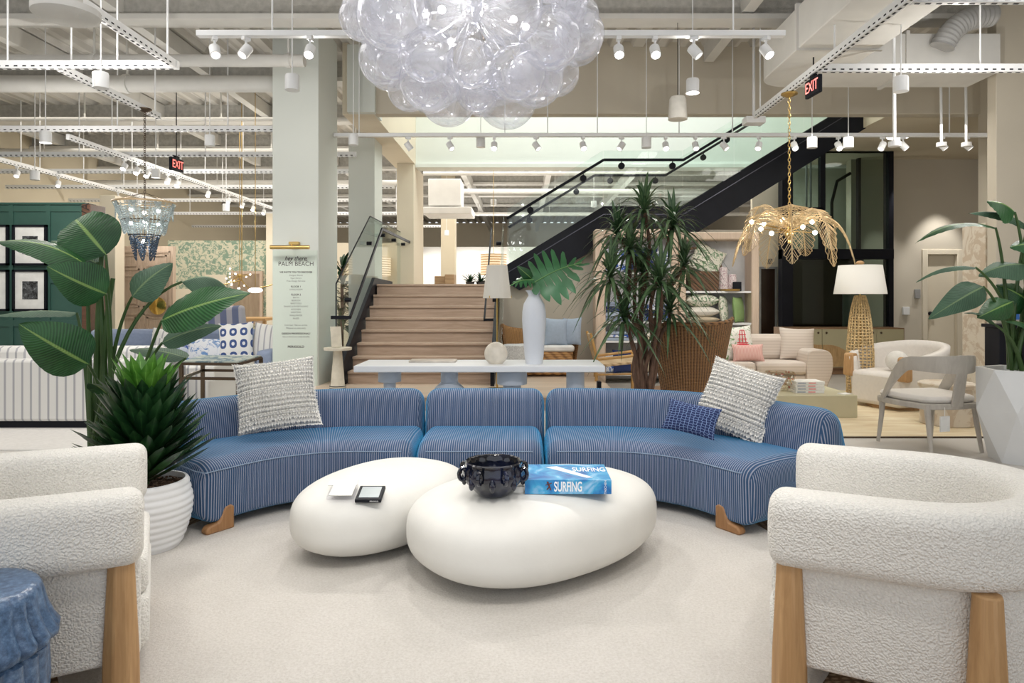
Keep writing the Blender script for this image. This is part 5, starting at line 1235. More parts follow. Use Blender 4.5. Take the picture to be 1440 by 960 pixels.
def toile(name, bg, ink, sc=7, thr=.5):
    t_ = NT(name); n = t_.noise(t_.coord('Object'), sc, 4, .65, 1.8); t_.l(t_.ramp(n, [(thr-.02, bg), (thr+.04, ink)]), t_.b.inputs['Base Color']); t_.setp(rough=.9); return t_.m
W['greentoile'] = toile('green_toile', (.72, .70, .60), (.14, .26, .13), 14, .53); W['green'] = plain('sage_green_linen', (.24, .36, .14), .9); W['cream'] = W['cream']; W['quilt'] = plain('cream_quilted', (.74, .70, .62), .9, 0, .1, 60)
W['tan'] = plain('tan_linen', (.50, .42, .30), .9); W['bluetoile'] = toile('blue_toile', (.68, .72, .78), (.03, .10, .40), 10, .5); W['navy'] = plain('navy_cotton', (.02, .035, .12), .9); W['greyblue'] = plain('grey_blue_cotton', (.26, .31, .42), .9)
def flat_cushion(px, py, w_, th, mat, lab, D=BY+.2, grp=None, dep=.36, rz=0):
    m = pillow_mb(w_, dep, th, 16); m.xf(Matrix.Rotation(pi/2, 4, 'X')); m.rotz(rz); m.move((X(px, D), D, Z(py, D)+th/2)); return solo('stacked_cushion', m, mat, lab, 'cushion', grp, smooth=80)
z2 = Z(454, BY); z1_ = Z(409, BY)
pyz = lambda z, D: 416-(z-HC)*F/D
def fc(x, z, w_, th, mat, lab, dep=.30): m = pillow_mb(w_, dep, th, 16); m.xf(Matrix.Rotation(pi/2, 4, 'X')); m.move((x, BY+.165, z+th/2)); return solo('stacked_cushion', m, mat, lab, 'cushion', smooth=80)
fc(X(990, BY), z2, .54, .10, W['tan'], 'tan flat cushion at the bottom of the stack under the wicker basket'); fc(X(990, BY), z2+.09, .54, .16, W['quilt'], 'cream quilted cushion, middle of the stack under the wicker basket'); fc(X(990, BY), z2+.24, .52, .20, W['greentoile'], 'green palm print cushion, topmost of the stack under the wicker basket')
def stand_c(x, z, w_, h_, mat, lab, yaw=0, lean=.1, roll=0, th=.12, name='display_cushion'): return cushion((x, BY+.13, z), w_, h_, th, yaw, lean, roll, mat, lab, name)
stand_c(X(1023, BY), z2, .38, .42, W['greentoile'], 'green and cream botanical cushion standing beside the plain green one', 1.1); stand_c(X(1044, BY), z2, .36, .40, W['green'], 'plain sage green cushion standing at the right end of the shelf', .9)
t = thing('wicker_basket', 'dark wicker basket on the upper shelf of the green cushion unit', 'basket', (X(992, BY), BY+.2, z1_)); m = MB(); m.prism([(X(971, BY), z1_), (X(1012, BY), z1_), (X(1013, BY), Z(381, BY)), (X(970, BY), Z(381, BY))], BY+.03, BY+.31, 'y'); part('basket_body', m, wickermat('dark_wicker', (.03, .015, .01), (.20, .11, .06), 22), t, bevel=.02)
m = MB(); xa = X(981, BY); m.tube([(xa+.42*cos(a), BY+.2, Z(381, BY)+.36*sin(a)) for a in [pi*i/20 for i in range(21)]], .02, 8); part('handle', m, wickermat('dark_wicker_handle', (.05, .03, .02), (.24, .15, .09), 22), t)
stand_c(X(990, BY), Z(383, BY), .50, .46, W['greentoile'], 'green botanical cushion leaning in the wicker basket', .1, .2, .45)
for px, z, w_, h_, lab in [(1021, z1_, 14, 34, 'tall speckled pink vase beside the basket'), (1034, z1_, 13, 24, 'short speckled pink vase at the end of the upper shelf')]:
    s_ = BY/960; m = MB(); m.lathe([(w_*s_*.5, 0), (w_*s_*.5, h_*s_*.2), (w_*s_*.42, h_*s_*.95), (w_*s_*.36, h_*s_)], (X(px, BY), BY+.15, z), 24); solo('speckled_vase', m, toile('speckled_pink', (.74, .68, .66), (.42, .26, .30), 40, .52), lab, 'vase')
m = MB(); m.box((X(1037, BY), BY+.02, z1_+.07), (.13, .03, .14)); solo('black_box', m, W['black'], 'small black candle box at the shelf front', 'box', bevel=.004); m = MB(); m.lathe([(0, 0), (.16, 0), (.17, .03), (.13, .02), (0, .015)], (X(1030, BY), BY+.12, z1_+.001), 24); solo('brass_dish', m, W['brass'], 'shallow brass dish under the black candle box', 'dish')
# blue textiles
za, zb, zc, zd = zs
stand_c(X(868, BY), za, .34, .36, W['bluetoile'], 'blue and white print cushion at the left of the top shelf', .2); stand_c(X(905, BY), za, .50, .38, W['navy'], 'navy cushion in the middle of the top shelf', 0); stand_c(X(935, BY), za, .3, .34, W['bluetoile'], 'blue and white print cushion at the right of the top shelf', -.2)
def folded(x, z, w_, h_, mat, lab, n=3, D=BY+.03, dep=.28):
    hh = h_/n
    for k in range(n): m = MB(); m.bb(x-w_/2+.008*(k % 2), x+w_/2, D, D+dep, z+k*hh, z+(k+1)*hh-.006); solo('folded_textile', m, mat[k % len(mat)], '%s, %s from the bottom' % (lab, ORD[k]), 'folded blanket', bevel=.012)
folded(X(868, BY), zb, .42, .30, [W['greyblue'], W['pblue'], W['navy']], 'folded blue blanket in the left pile of the second shelf', 4); folded(X(928, BY), zb, .38, .26, [W['bluetoile'], W['navy']], 'folded printed blanket in the right pile of the second shelf', 3)
folded(X(868, BY), zc, .44, .14, [W['pblue'], W['bluetoile'], W['pblue']], 'folded pale blue towel on the lower shelf left', 3); folded(X(925, BY), zc, .4, .12, [W['tan'], W['quilt']], 'folded cream towel on the lower shelf right', 2)
stand_c(X(880, BY), zd, .38, .36, W['navy'], 'dark slate cushion on the bottom shelf behind the rattan chair', .3); stand_c(X(862, BY), zd, .30, .30, W['bluetoile'], 'blue print cushion on the bottom shelf, far left', .2); stand_c(X(918, BY), zd, .40, .34, W['tan'], 'tan cushion on the bottom shelf beside the dracaena trunk', -.2)
# platform-edge socket box
m = MB(); m.box(P(840, 537, 8.6)+Vector((.02, 0, -.06)), (.05, .12, .14)); solo('floor_box', m, W['black'], 'small black box at the right edge of the wooden platform', 'box', bevel=.004)
# stone pedestal with easel sign left of stairs
c = Vector((X(478, 8.55), 8.45, .17)); t = thing('stone_pedestal_table', 'small cream stone pedestal table left of the staircase', 'side table', c); tz = Z(488, 8.5)
W['stone'] = plain('cream_travertine', (.66, .61, .50), .6, 0, .12, 10)
m = MB(); m.lathe([(0, tz-.03), (.17, tz-.03), (.17, tz), (0, tz)], (c.x, c.y, 0), 36); part('table_top', m, W['stone'], t); m = MB(); m.lathe([(.10, .17), (.10, .22), (.085, .24), (.05, tz-.03)], (c.x, c.y, 0), 24); part('pedestal', m, W['stone'], t)
m = MB(); m.lathe([(.102, .2), (.102, .206)], (c.x, c.y, 0), 24); m.lathe([(.102, .225), (.1, .231)], (c.x, c.y, 0), 24); part('black_inlay', m, W['black'], t)
m = MB(); m.box((0, 0, .13), (.13, .015, .26), m=Matrix.Rotation(-.25, 3, 'X')); m.rotz(.5); m.move((c.x-.02, c.y, tz+.002)); solo('easel_sign', m, W['stone'], 'small cream framed sign standing on the stone pedestal table', 'sign', bevel=.004)
# ================================================================ RIGHT SEATING GROUP
W['pinklinen'] = stripe('pale_pink_linen', (.66, .58, .51), (.60, .52, .45), 8, .7, 'Z'); W['whitelinen'] = plain('ivory_linen', (.74, .70, .65), .95, 0, .03, 30)
px0, px1 = 2.35, 4.14; PF = 9.15
t = thing('pink_sofa', 'pale pink sofa with rounded arms on the beige rug', 'sofa', ((px0+px1)/2, PF+.45, .012))
m = MB(); m.bb(px0+.1, px1-.1, PF+.05, PF+.85, .05, .28); part('base', m, W['pinklinen'], t, bevel=.03)
mid = (px0+px1)/2-.1
for a, b in ((px0+.24, mid), (mid, px1-.30)): m = MB(); m.bb(a+.005, b-.005, PF, PF+.60, .28, .45); part('seat_cushion', m, W['pinklinen'], t, bevel=.05)
m = MB(); m.bb(px0+.05, px1-.05, PF+.62, PF+.88, .05, .74); part('back_frame', m, W['pinklinen'], t, bevel=.09)
for a, b in ((px0+.24, mid), (mid, px1-.30)): m = MB(); m.bb(a+.01, b-.01, PF+.45, PF+.68, .44, .80); part('back_cushion', m, W['pinklinen'], t, bevel=.08)
for s, xo in ((1, px1), (-1, px0)):
    pr = rr([(xo-s*.33, .03), (xo-s*.33, .62), (xo, .62), (xo+s*.03, .35), (xo-s*.10, .03)], [.02, .10, .16, .2, .12], 6)
    m = MB(); m.prism(pr, PF-.02, PF+.88, 'y'); part('arm', m, W['pinklinen'], t, bevel=.03)
cushion((X(1137, PF), PF+.36, .45), .48, .46, .16, -.12, .28, .04, W['pinklinen'], 'square pale pink cushion at the right of the pink sofa')
pag = toile('pagoda_print', (.74, .72, .66), (.16, .30, .12), 12, .57)
o = cushion((X(1049, PF), PF+.30, .45), .52, .48, .16, .1, .25, -.08, pag, 'white cushion with green foliage and a red pagoda print on the pink sofa')
W['red'] = plain('red_print', (.60, .06, .08), .9)
m = MB(); c = Vector((X(1051, PF), PF+.19, .70))
for z, w_ in ((0, .15), (.05, .12), (.11, .10), (.17, .06)): m.box(c+Vector((0, .25*z, z)), (w_, .006, .012))
for x in (-.045, 0, .045): m.bar(c+Vector((x, 0, 0)), c+Vector((x*.6, .04, .17)), .012, .006)
m.ball(c+Vector((0, -.002, -.03)), (.09, .012, .022), 12, 6); part('pagoda_print', m, W['red'], o)
cushion((X(1058, PF), PF+.14, .45), .44, .24, .13, .03, .3, 0, stripe('pink_striped', (.66, .33, .29), (.74, .52, .47), 7, .6, 'X', 'UV'), 'small pink ribbed lumbar cushion in front of the pagoda cushion')
# low cream table
LT = .255; lf = 7.45; lx0, lx1 = 2.50, X(1206, lf)
m = MB(); m.bb(lx0, lx1, lf, lf+.85, .012, LT); solo('low_coffee_table', m, plain('cream_shagreen', (.56, .52, .36), .5, 0, .03), 'low square cream block coffee table before the pink sofa', 'coffee table', bevel=.008)
c = Vector((X(1099, 7.75), 7.8, LT)); cg = clear_glass('confetti_glass', (.88, .86, .82))
t = thing('confetti_glass_bowl', 'clear glass bowl with red and amber flecks on the low cream table', 'bowl', c)
m = MB(); pr = [(.03, 0), (.09, .02), (.14, .08), (.165, .15), (.168, .20), (.155, .225)]; m.lathe([(0, .0)]+pr+[(.148, .22), (.155, .15), (.13, .08), (.08, .035), (0, .02)], c, 40, closed_top=False); part('bowl_body', m, cg, t)
rnd = random.Random(8); m = MB()
for k in range(150):
    a = rnd.uniform(0, 6.28); z = rnd.uniform(.02, .21); r = .09+(z-.02)/.06*.05 if z < .08 else .14+(min(z, .16)-.08)/.08*.026; m.cur = k % 3
    n = Vector((cos(a), sin(a), 0)); q = c+n*(r+.002)+Vector((0, 0, z)); s_ = rnd.uniform(.006, .016); tv = Vector((-sin(a), cos(a), 0))
    m.add([q+tv*s_, q+Vector((0, 0, s_)), q-tv*s_, q-Vector((0, 0, s_*.7))], [(0, 1, 2, 3)])
fk = part('glass_flecks', m, [plain('red_fleck', (.5, .13, .08), .3), plain('amber_fleck', (.75, .55, .3), .3), plain('white_fleck', (.8, .8, .75), .3)], t, smooth=0, recalc=False); fk['kind'] = 'stuff'
for k in range(4):
    bx, by, bz = X(1138, 7.62)+.006*(k % 2), 7.72, LT+.001+k*.033
    t = thing('white_book', 'white book with pink spine mark on the low table, %s from stack bottom' % ORD[k], 'book', (bx, by, bz), 'white books stacked on the low table')
    m = MB(); m.bb(bx-.16, bx+.16, by-.12, by+.12, bz, bz+.031); part('cover', m, W['whitelinen' if 0 else 'paper'], t, bevel=.002)
    m = MB(); m.bb(bx-.02, bx+.06, by-.1215, by-.1195, bz+.008, bz+.022); part('pink_band', m, plain('pink_band', (.75, .32, .30), .6), t)
    m = MB(); m.bb(bx-.14, bx-.05, by-.1215, by-.1195, bz+.011, bz+.019); part('spine_lettering', m, plain('dark_spine_ink', (.15, .2, .3), .6), t)
m = MB(); q = P(1188, 558, 7.55); q.z = LT+.003; m.box(q, (.13, .09, .012), rz=.5); solo('price_card', m, W['paper'], 'small white price card at the right corner of the low cream table', 'card')
# white barrel chair with oak arm panels
def whitechair():
    c = Vector((4.52, 8.25, 0)); yaw = math.atan2(-.42, -.9); fin = lambda m: m.rotz(yaw).move((c.x, c.y, 0))
    t = thing('white_barrel_chair', 'ivory barrel armchair with oak arm panels and round pillow on the beige rug', 'armchair', (c.x, c.y, .012))
    m = MB(); poly = [(.40, -.33), (.40, .33)]+[(-.05+.42*cos(a), .40*sin(a)) for a in [pi/2+pi*i/20 for i in range(21)]]
    m.prism(poly, .05, .44, 'z'); part('seat_base', fin(m), W['whitelinen'], t, bevel=.05)
    m = MB(); K = 44
    def f(u, v):
        a = radians(38)+radians(284)*u; top = .60+.19*sin(pi*u)**1.2; w = 1+.10*v
        x, y = -.02+.46*cos(a)*w, .45*sin(a)*w
        return (x, y, .16+(top-.16)*v)
    m.grid(f, K, 8); part('barrel_back', fin(m), W['whitelinen'], t, solid=.085)
    for s in (-1, 1):
        m = MB(); m.prism(rr([(.30, .36), (.30, .64), (.40, .64), (.42, .36)], .04), s*.30, s*.42, 'y'); part('arm_panel', fin(m), W['oak'], t, bevel=.01)
    m = MB(); m.cyl((0, 0, .012), .34, .035, 32); part('swivel_base', fin(m), W['oak'], t)
    m = MB(); q = c+Matrix.Rotation(yaw, 3, 'Z') @ Vector((.06, .05, .56)); m.ball(q, .125, 24, 16); solo('ball_pillow', m, W['boucle'], 'round cream ball pillow on the ivory barrel armchair', 'cushion')
whitechair()
# woven floor lamp
c = Vector((X(1209.5, 8.72), 8.72, .012)); t = thing('woven_floor_lamp', 'tall woven seagrass floor lamp with white drum shade beside the pink sofa', 'lamp', c)
W['seagrass'] = plain('woven_seagrass', (.62, .46, .24), .8, 0, .3, 40, .5, 60)
bz0, bz1 = .03, Z(416, 8.72)
def br(z): u = (z-bz0)/(bz1-bz0); return .155*(1-.0*u) if u < .45 else .155*(1-(u-.45)/.55*.30-((u-.45)/.55)**4*.32)
m = MB(); NH = 34
for i in range(NH+1): z = bz0+(bz1-bz0)*i/NH; r = br(z); m.tube([(c.x+r*cos(a), c.y+r*sin(a), z) for a in [2*pi*j/24 for j in range(25)]], .008, 5, caps=False)
for j in range(20):
    for s in (1, -1):
        pts = []
        for i in range(0, 2*NH+1): z = bz0+(bz1-bz0)*i/(2*NH); a = 2*pi*j/20+s*.10*(i % 2)+ (0 if s > 0 else .10); r = br(z)+.004; pts.append((c.x+r*cos(a), c.y+r*sin(a), z))
        m.tube(pts, .0065, 4)
part('woven_body', m, W['seagrass'], t)
m = MB(); m.tube([(c.x, c.y, .0), (c.x, c.y, bz1+.28)], .012, 8); m.cyl((c.x, c.y, .012), .13, .02, 24); part('lamp_stem', m, W['brass'], t)
sz0, sz1 = Z(413, 8.72), Z(373, 8.72)
m = MB(); m.lathe([(.31, sz0), (.255, sz1)], (c.x, c.y, 0), 48, closed_top=False); part('lamp_shade', m, W['shade'], t, solid=.005)
m = MB(); m.ball((c.x, c.y, sz1+.03), (.05, .05, .03), 16, 8); m.tube([(c.x-.25, c.y, sz1), (c.x+.25, c.y, sz1)], .004, 5); part('finial', m, W['oak'], t)
# gold and olive sideboard
SYD = 11.6; sx0, sx1 = X(1103, SYD), X(1272, SYD); st = Z(461, SYD)
t = thing('sideboard', 'olive lacquer sideboard with wavy wood inlay in front of the glass elevator', 'sideboard', ((sx0+sx1)/2, SYD+.25, 0))
m = MB(); m.bb(sx0, sx1, SYD, SYD+.5, .1, st); m.bb(sx0+.05, sx1-.05, SYD+.05, SYD+.45, 0, .1); part('body', m, wood('warm_walnut', (.20, .11, .055), (.33, .19, .10)), t, bevel=.006)
W['olive'] = plain('olive_lacquer', (.46, .42, .27), .3, 0, .02); n = 4; dw = (sx1-.02-sx0-.17)/n
for k in range(n):
    a = sx0+.17+dw*k
    m = MB(); m.bb(a+.004, a+dw-.004, SYD-.02, SYD-.001, .13, st-.02); d_ = part('door', m, W['olive'], t)
    wv = lambda x: .46+.09*sin((x-sx0)*3.6)+.03*sin((x-sx0)*9)
    poly = [(a+.006, .14)]+[(a+.006+(dw-.012)*i/14, wv(a+.006+(dw-.012)*i/14)) for i in range(15)]+[(a+dw-.006, .14)]
    m = MB(); m.prism(poly, SYD-.026, SYD-.021, 'y'); part('wood_inlay', m, wood('golden_burl', (.36, .22, .09), (.55, .36, .17), (14, 14, 3)), d_)
    m = MB(); m.ball((a+(dw-.07 if k % 2 == 0 else .07), SYD-.035, st-.08), .018, 10, 8); part('knob', m, W['bronze'], d_)
# grey dining chair
def greychair():
    c = Vector((3.62, 6.08, 0)); yaw = math.atan2(.98, -.20); R = Matrix.Rotation(yaw, 3, 'Z')
    L = lambda x, y, z: c+R @ Vector((x, y, z))
    g = wood('weathered_grey_wood', (.44, .40, .35), (.56, .52, .46), (8, 8, 3), .55)
    t = thing('grey_dining_chair', 'weathered grey wood dining chair with curved splat back and ivory seat', 'chair', c)
    for x, y in ((.25, -.27), (.25, .27), (-.24, -.24), (-.24, .24)):
        m = MB(); b = .04 if x > 0 else -.06; m.tube([L(x+b, y*1.05, 0), L(x+b*.3, y, .25), L(x, y, .41)], [.016, .022, .030], 8); part('leg', m, g, t)
    m = MB(); poly = [(.30, -.31), (.30, .31), (.0, .33), (-.27, .26), (-.31, 0), (-.27, -.26), (.0, -.33)]
    pp = [(c.x+(R @ Vector((x, y, 0))).x, c.y+(R @ Vector((x, y, 0))).y) for x, y in rr(poly, .06, 4)]
    m.prism(pp, .375, .425, 'z'); part('seat_rail', m, g, t, bevel=.008)
    pp = [(c.x+(R @ Vector((x*.95, y*.95, 0))).x, c.y+(R @ Vector((x*.95, y*.95, 0))).y) for x, y in rr(poly, .06, 4)]
    m = MB(); m.prism(pp, .425, .485, 'z'); part('seat_cushion', m, W['whitelinen'], t, bevel=.028)
    # curved crest that sweeps down to the front of the seat
    m = MB(); N = 44; pts = []
    for i in range(N+1):
        u = i/N*2-1; s = 1 if u >= 0 else -1; q = abs(u)
        if q < .55: a = q/.55*1.25; x, y, z = -.02-.33*cos(a), .31*sin(a), .76
        else: w_ = (q-.55)/.45; x = -.02-.33*cos(1.25)+.02+.30*w_**.9; y = .31*sin(1.25)+.01; z = .76-.33*w_**1.35
        pts.append((L(x, s*y, z), q))
    K = 8; st = 0
    for i, (p, q) in enumerate(pts):
        tg = (pts[min(N, i+1)][0]-pts[max(0, i-1)][0]).normalized(); out = Vector((p.x-c.x, p.y-c.y, 0)).normalized(); w2 = tg.cross(out).normalized()
        if w2.z < 0 or (abs(w2.z) < .05 and False): w2 = -w2
        out = w2.cross(tg).normalized(); h = .085*(1-.5*q); th = .016
        for j in range(K): a = 2*pi*j/K+pi/8; m.v.append(p+w2*h*max(-.95, min(.95, 1.2*sin(a)))+out*th*max(-.95, min(.95, 1.2*cos(a))))
    for i in range(N):
        for j in range(K): m.face((i*K+j, i*K+(j+1) % K, (i+1)*K+(j+1) % K, (i+1)*K+j))
    m.face(range(K)); m.face(range(N*K, N*K+K)); part('crest_rail', m, g, t, smooth=50)
    m = MB(); m.bar(L(-.30, 0, .40), L(-.35, 0, .72), .11, .022, up=R @ Vector((1, 0, 0))); part('splat', m, g, t, bevel=.006)
    q = L(-.30, .12, .26); m = MB(); m.bar(q+Vector((0, 0, .14)), q+Vector((0, 0, .06)), .004, .004); m.box(q, (.10, .012, .13), rz=yaw+pi/2+.1); solo('price_tag', m, W['paper'], 'white price tag hanging from the grey dining chair', 'tag')
greychair()
# travertine side table, plus stone panel and dark fireplace block behind the right plant
c = Vector((X(1332, 7.1), 7.1, .012)); m = MB(); m.lathe([(.24, 0), (.25, .01), (.25, .38), (.265, .385), (.27, .42), (.26, .43), (0, .43)], c, 40, lambda a, u, z: 1+.012*sin(7*a)+.008*sin(17*a+3*z)); 
tr = toile('banded_travertine', (.68, .61, .51), (.56, .46, .35), 3, .5); solo('stone_side_table', m, tr, 'banded beige travertine drum side table behind the grey dining chair', 'side table')
m = MB(); m.bb(X(1378, 8.6), X(1396, 8.6), 8.5, 8.95, 0, 2.25); solo('stone_slab', m, tr, 'tall narrow veined stone panel behind the right plant', 'panel', bevel=.01)
m = MB(); m.bb(X(1397, 7.8), 6.6, 7.7, 7.95, 0, .98); m.bb(X(1395, 7.8), 6.65, 7.66, 7.99, .98, 1.02); solo('black_cabinet', m, W['black'], 'low black cabinet behind the right plant', 'cabinet', bevel=.006)
m = MB(); m.box(P(1423, 437, 7.8), (.16, .02, .2)); solo('blue_print', m, plain('bright_blue', (.03, .14, .45), .5), 'small bright blue print standing on the black cabinet', 'picture')
# ================================================================ GOLD PALM CHANDELIER
cc = Vector((X(1110, 7.6), 7.6, Z(325, 7.6))); t = thing('palm_chandelier', 'gold wire palm frond chandelier with lit globe bulbs at upper right', 'chandelier', cc)
W['goldwire'] = plain('gold_wire', (.60, .46, .27), .4, .5, .1)
def chain(t, a, b, n, r=.014, mat=None):
    a, b = Vector(a), Vector(b); m = MB()
    for i in range(n):
        c_ = a.lerp(b, (i+.5)/n); h = (b-a).length/n*.66; ph = (i % 2)*pi/2
        m.tube([c_+Vector((r*cos(q)*cos(ph), r*cos(q)*sin(ph), h*sin(q))) for q in [2*pi*k/10 for k in range(11)]], .0035, 4, caps=False)
    part('chain', m, mat, t)
ctop = Vector((cc.x, cc.y, 3.57)); chain(t, cc+Vector((0, 0, .12)), ctop, 34, mat=W['brass'])
m = MB(); m.lathe([(.0, 0), (.03, .0), (.09, .03), (.09, .045), (0, .05)], ctop-Vector((0, 0, .02)), 24); part('canopy', m, W['brass'], t)
m = MB(); m.lathe([(0, -.14), (.02, -.13), (.015, -.10), (.045, -.06), (.05, -.02), (.03, .02), (.04, .06), (.015, .10), (.0, .14)], cc, 20); part('hub', m, W['brass'], t)
for k in range(9):
    a = k*2*pi/9+.2; L = .56+.05*(k % 3); lift = .16+.05*(k % 2)+(.12 if k % 3 == 0 else 0); dr = .42-.14*(k % 2)
    cen = lambda u: cc+Vector((cos(a)*L*sin(u*1.45)/sin(1.45), sin(a)*L*sin(u*1.45)/sin(1.45), .03+lift*sin(pi*min(1, u*1.15))-dr*u**2.4))
    side = Vector((-sin(a), cos(a), 0)); m = MB(); m.tube([cen(i/14) for i in range(15)], .007, 6)
    for s in (-1, 1):
        rim = []
        for i in range(34):
            u = .06+.93*i/33; wd = .17*sin(pi*u**.85)**.7*(1 if i % 2 else .80)+.004; p = cen(u)+side*s*wd+Vector((0, 0, -.25*wd)); rim.append(p)
            if i % 1 == 0: m.tube([cen(max(0, u-.07)), p], .0028, 4, caps=False)
        m.tube(rim, .0035, 4)
    part('palm_frond', m, W['goldwire'], t)
W['globe'] = emit('warm_globe_bulb', (1, .90, .72), 12)
for k, (px, py, dy) in enumerate([(1057, 312, -.1), (1074, 315, .2), (1070, 322, -.2), (1085, 328, -.25), (1100, 309, .1), (1115, 316, .2), (1129, 319, -.2), (1142, 312, .15), (1146, 327, -.2)]):
    q = P(px, py, 7.6+dy); m = MB(); m.ball(q, .024, 12, 8); o = part('globe_bulb', m, W['globe'], t); m = MB(); m.tube([q, cc], .005, 5); part('bulb_arm', m, W['brass'], t)
for dx in (-.3, .3): point(cc+Vector((dx, -.1, .0)), 3, .02, (1, .85, .65))
# ================================================================ BLUE BEADED CHANDELIER
bc = Vector((X(203.5, 8.35), 8.35, Z(285, 8.35))); t = thing('beaded_chandelier', 'blue ombre beaded chandelier with draped strands at upper left', 'chandelier', bc)
W['beadl'] = plain('pale_blue_bead', (.38, .45, .46), .3, 0, .2, 40); W['beadd'] = plain('slate_blue_bead', (.04, .065, .10), .3, 0, .3, 40)
m = MB(); R1 = .345; R2 = .25; R3 = .17; zt, zm, zl, zb = bc.z, bc.z-.22, bc.z-.40, bc.z-.68
m.tube([(bc.x+R1*cos(a), bc.y+R1*sin(a), zt) for a in [2*pi*k/32 for k in range(33)]], .012, 6, caps=False); part('top_ring', m, wood('pale_wood_ring', (.5, .36, .2), (.6, .46, .3)), t)
m = MB()
for r_, z_ in ((R2, zm), (R3, zl)): m.tube([(bc.x+r_*cos(a), bc.y+r_*sin(a), z_) for a in [2*pi*k/32 for k in range(33)]], .006, 5, caps=False)
for a in (0, 2.1, 4.2): m.tube([(bc.x+R1*cos(a), bc.y+R1*sin(a), zt), (bc.x, bc.y, zt+.12)], .004, 4); m.tube([(bc.x+R1*cos(a), bc.y+R1*sin(a), zt), (bc.x+R3*cos(a), bc.y+R3*sin(a), zl)], .004, 4)
m.tube([(bc.x, bc.y, zt+.12), (bc.x, bc.y, zl)], .006, 5); part('wire_frame', m, W['bronze'], t)
def beads(m, a0, a1, r0, z0, sag, r1=None, br_=.0075, n=22):
    for i in range(n+1):
        u = i/n; a = a0+(a1-a0)*u; r = r0+((r1-r0) if r1 is not None else 0)*sin(pi*u); m.ball((bc.x+r*cos(a), bc.y+r*sin(a), z0-sag*4*u*(1-u)), br_, 6, 4)
NS = 8
for tier, (r0, z0, r1, sg) in enumerate([(R1, zt, .31, .21), (R2+.03, zm+.03, .23, .19)]):
    for k in range(NS):
        a = 2*pi*k/NS+tier*.4; m = MB()
        for q in range(6): beads(m, a, a+2*pi/NS*1.35, r0-.004*q, z0, sg*(.25+.15*q), r1)
        part('bead_swag', m, W['beadl'], t)
m = MB()
for k in range(36): 
    a = 2*pi*k/36
    for i in range(12): u = i/12; m.ball((bc.x+(R1+(R2-R1)*u)*cos(a), bc.y+(R1+(R2-R1)*u)*sin(a), zt+(zm-zt)*u), .0075, 6, 4); m.ball((bc.x+(R2+(R3-R2)*u)*cos(a), bc.y+(R2+(R3-R2)*u)*sin(a), zm+(zl-zm)*u), .0075, 6, 4)
part('bead_curtain', m, W['beadl'], t)['kind'] = 'stuff'
for k in range(7):
    a = 2*pi*k/7; m = MB()
    for q in range(5): beads(m, a+.1*q, a+2*pi/7*1.1-.1*q*.3, R3, zl, (.30-.045*q), .10, .010, 20)
    part('dark_bead_loop', m, W['beadd'], t)
for k in range(6): a = k*1.047; m = MB(); m.ball((bc.x+.17*cos(a), bc.y+.17*sin(a), zt-.10-.15*(k % 2)), .022, 10, 8); part('bulb', m, W['bulbhot'], t)
m = MB(); m.ball((bc.x, bc.y-.02, zl-.08), .03, 10, 8); part('bulb', m, W['bulbhot'], t)
point((bc.x, bc.y, zt-.15), 5, .03, (1, .98, .95)); point((bc.x, bc.y, zl-.1), 3, .03, (1, .98, .95))
btop = Vector((bc.x, bc.y, Z(158, 8.35))); chain(t, (bc.x, bc.y, zt+.12), btop, 38, mat=W['bronze']); m = MB(); m.lathe([(0, 0), (.03, 0), (.08, .03), (.08, .045), (0, .05)], btop, 20); part('canopy', m, W['bronze'], t)
# ================================================================ LEFT GROUP
W['stripesofa'] = stripe('white_ticking_stripe', (.74, .73, .70), (.40, .40, .42), 3.6, .93, 'X'); W['bluegrey'] = plain('slate_blue_linen', (.24, .29, .40), .95, 0, .06, 30)
LYS = 6.85; ax0, ax1 = -5.9, X(240, LYS)
t = thing('striped_sofa', 'white ticking-striped sofa seen from behind at left', 'sofa', ((ax0+ax1)/2, LYS+.5, .012))
m = MB(); m.bb(ax0, ax1, LYS, LYS+.20, .08, .70); part('back', m, W['stripesofa'], t, bevel=.03)
m = MB(); m.bb(ax0, ax1, LYS+.18, LYS+1.0, .08, .42); part('seat_base', m, W['stripesofa'], t, bevel=.03)
for xa in (ax0, ax1-.18): m = MB(); m.bb(xa, xa+.18, LYS+.02, LYS+1.0, .08, .64); part('arm', m, W['stripesofa'], t, bevel=.04)
for k in range(3): w3 = (ax1-ax0-.4)/3; m = MB(); m.bb(ax0+.2+k*w3, ax0+.2+(k+1)*w3-.01, LYS+.15, LYS+.38, .42, .82); part('back_cushion', m, W['stripesofa'], t, bevel=.06)
m = MB(); m.bb(ax0+.04, ax1-.04, LYS+.04, LYS+.96, .012, .08); part('plinth', m, W['black'], t)
t = thing('striped_chaise', 'white ticking-striped chaise end beside the brass console, showing its price tag', 'sofa', (-3.2, 7.8, .012))
m = MB(); m.bb(-3.62, X(297, 7.2), 7.15, 8.4, .06, .62); part('body', m, W['stripesofa'], t, bevel=.04)
m = MB(); m.bb(X(290, 7.13), X(303, 7.13), 7.10, 7.115, Z(535, 7.13), Z(515, 7.13)); solo('price_tag', m, W['paper'], 'white square price tag on the striped chaise beside the brass console', 'tag')
for px, py, w_, h_, mat, yaw, roll, lab in [(82, 486, .36, .34, W['pblue'], .2, .35, 'pale blue cushion on the striped sofa at far left'), (236, 462, .5, .44, W['stripesofa'], .1, -.1, 'striped cushion on the far sofa nearest the oak door'),
        (28, 474, .4, .3, W['tan'], 0, .1, 'tan knit cushion at far left against the green wall')]:
    D = 7.22 if px < 200 else 9.35; cushion((X(px, D), D+.1, .43), w_, h_, .15, yaw, .2, roll, mat, lab)
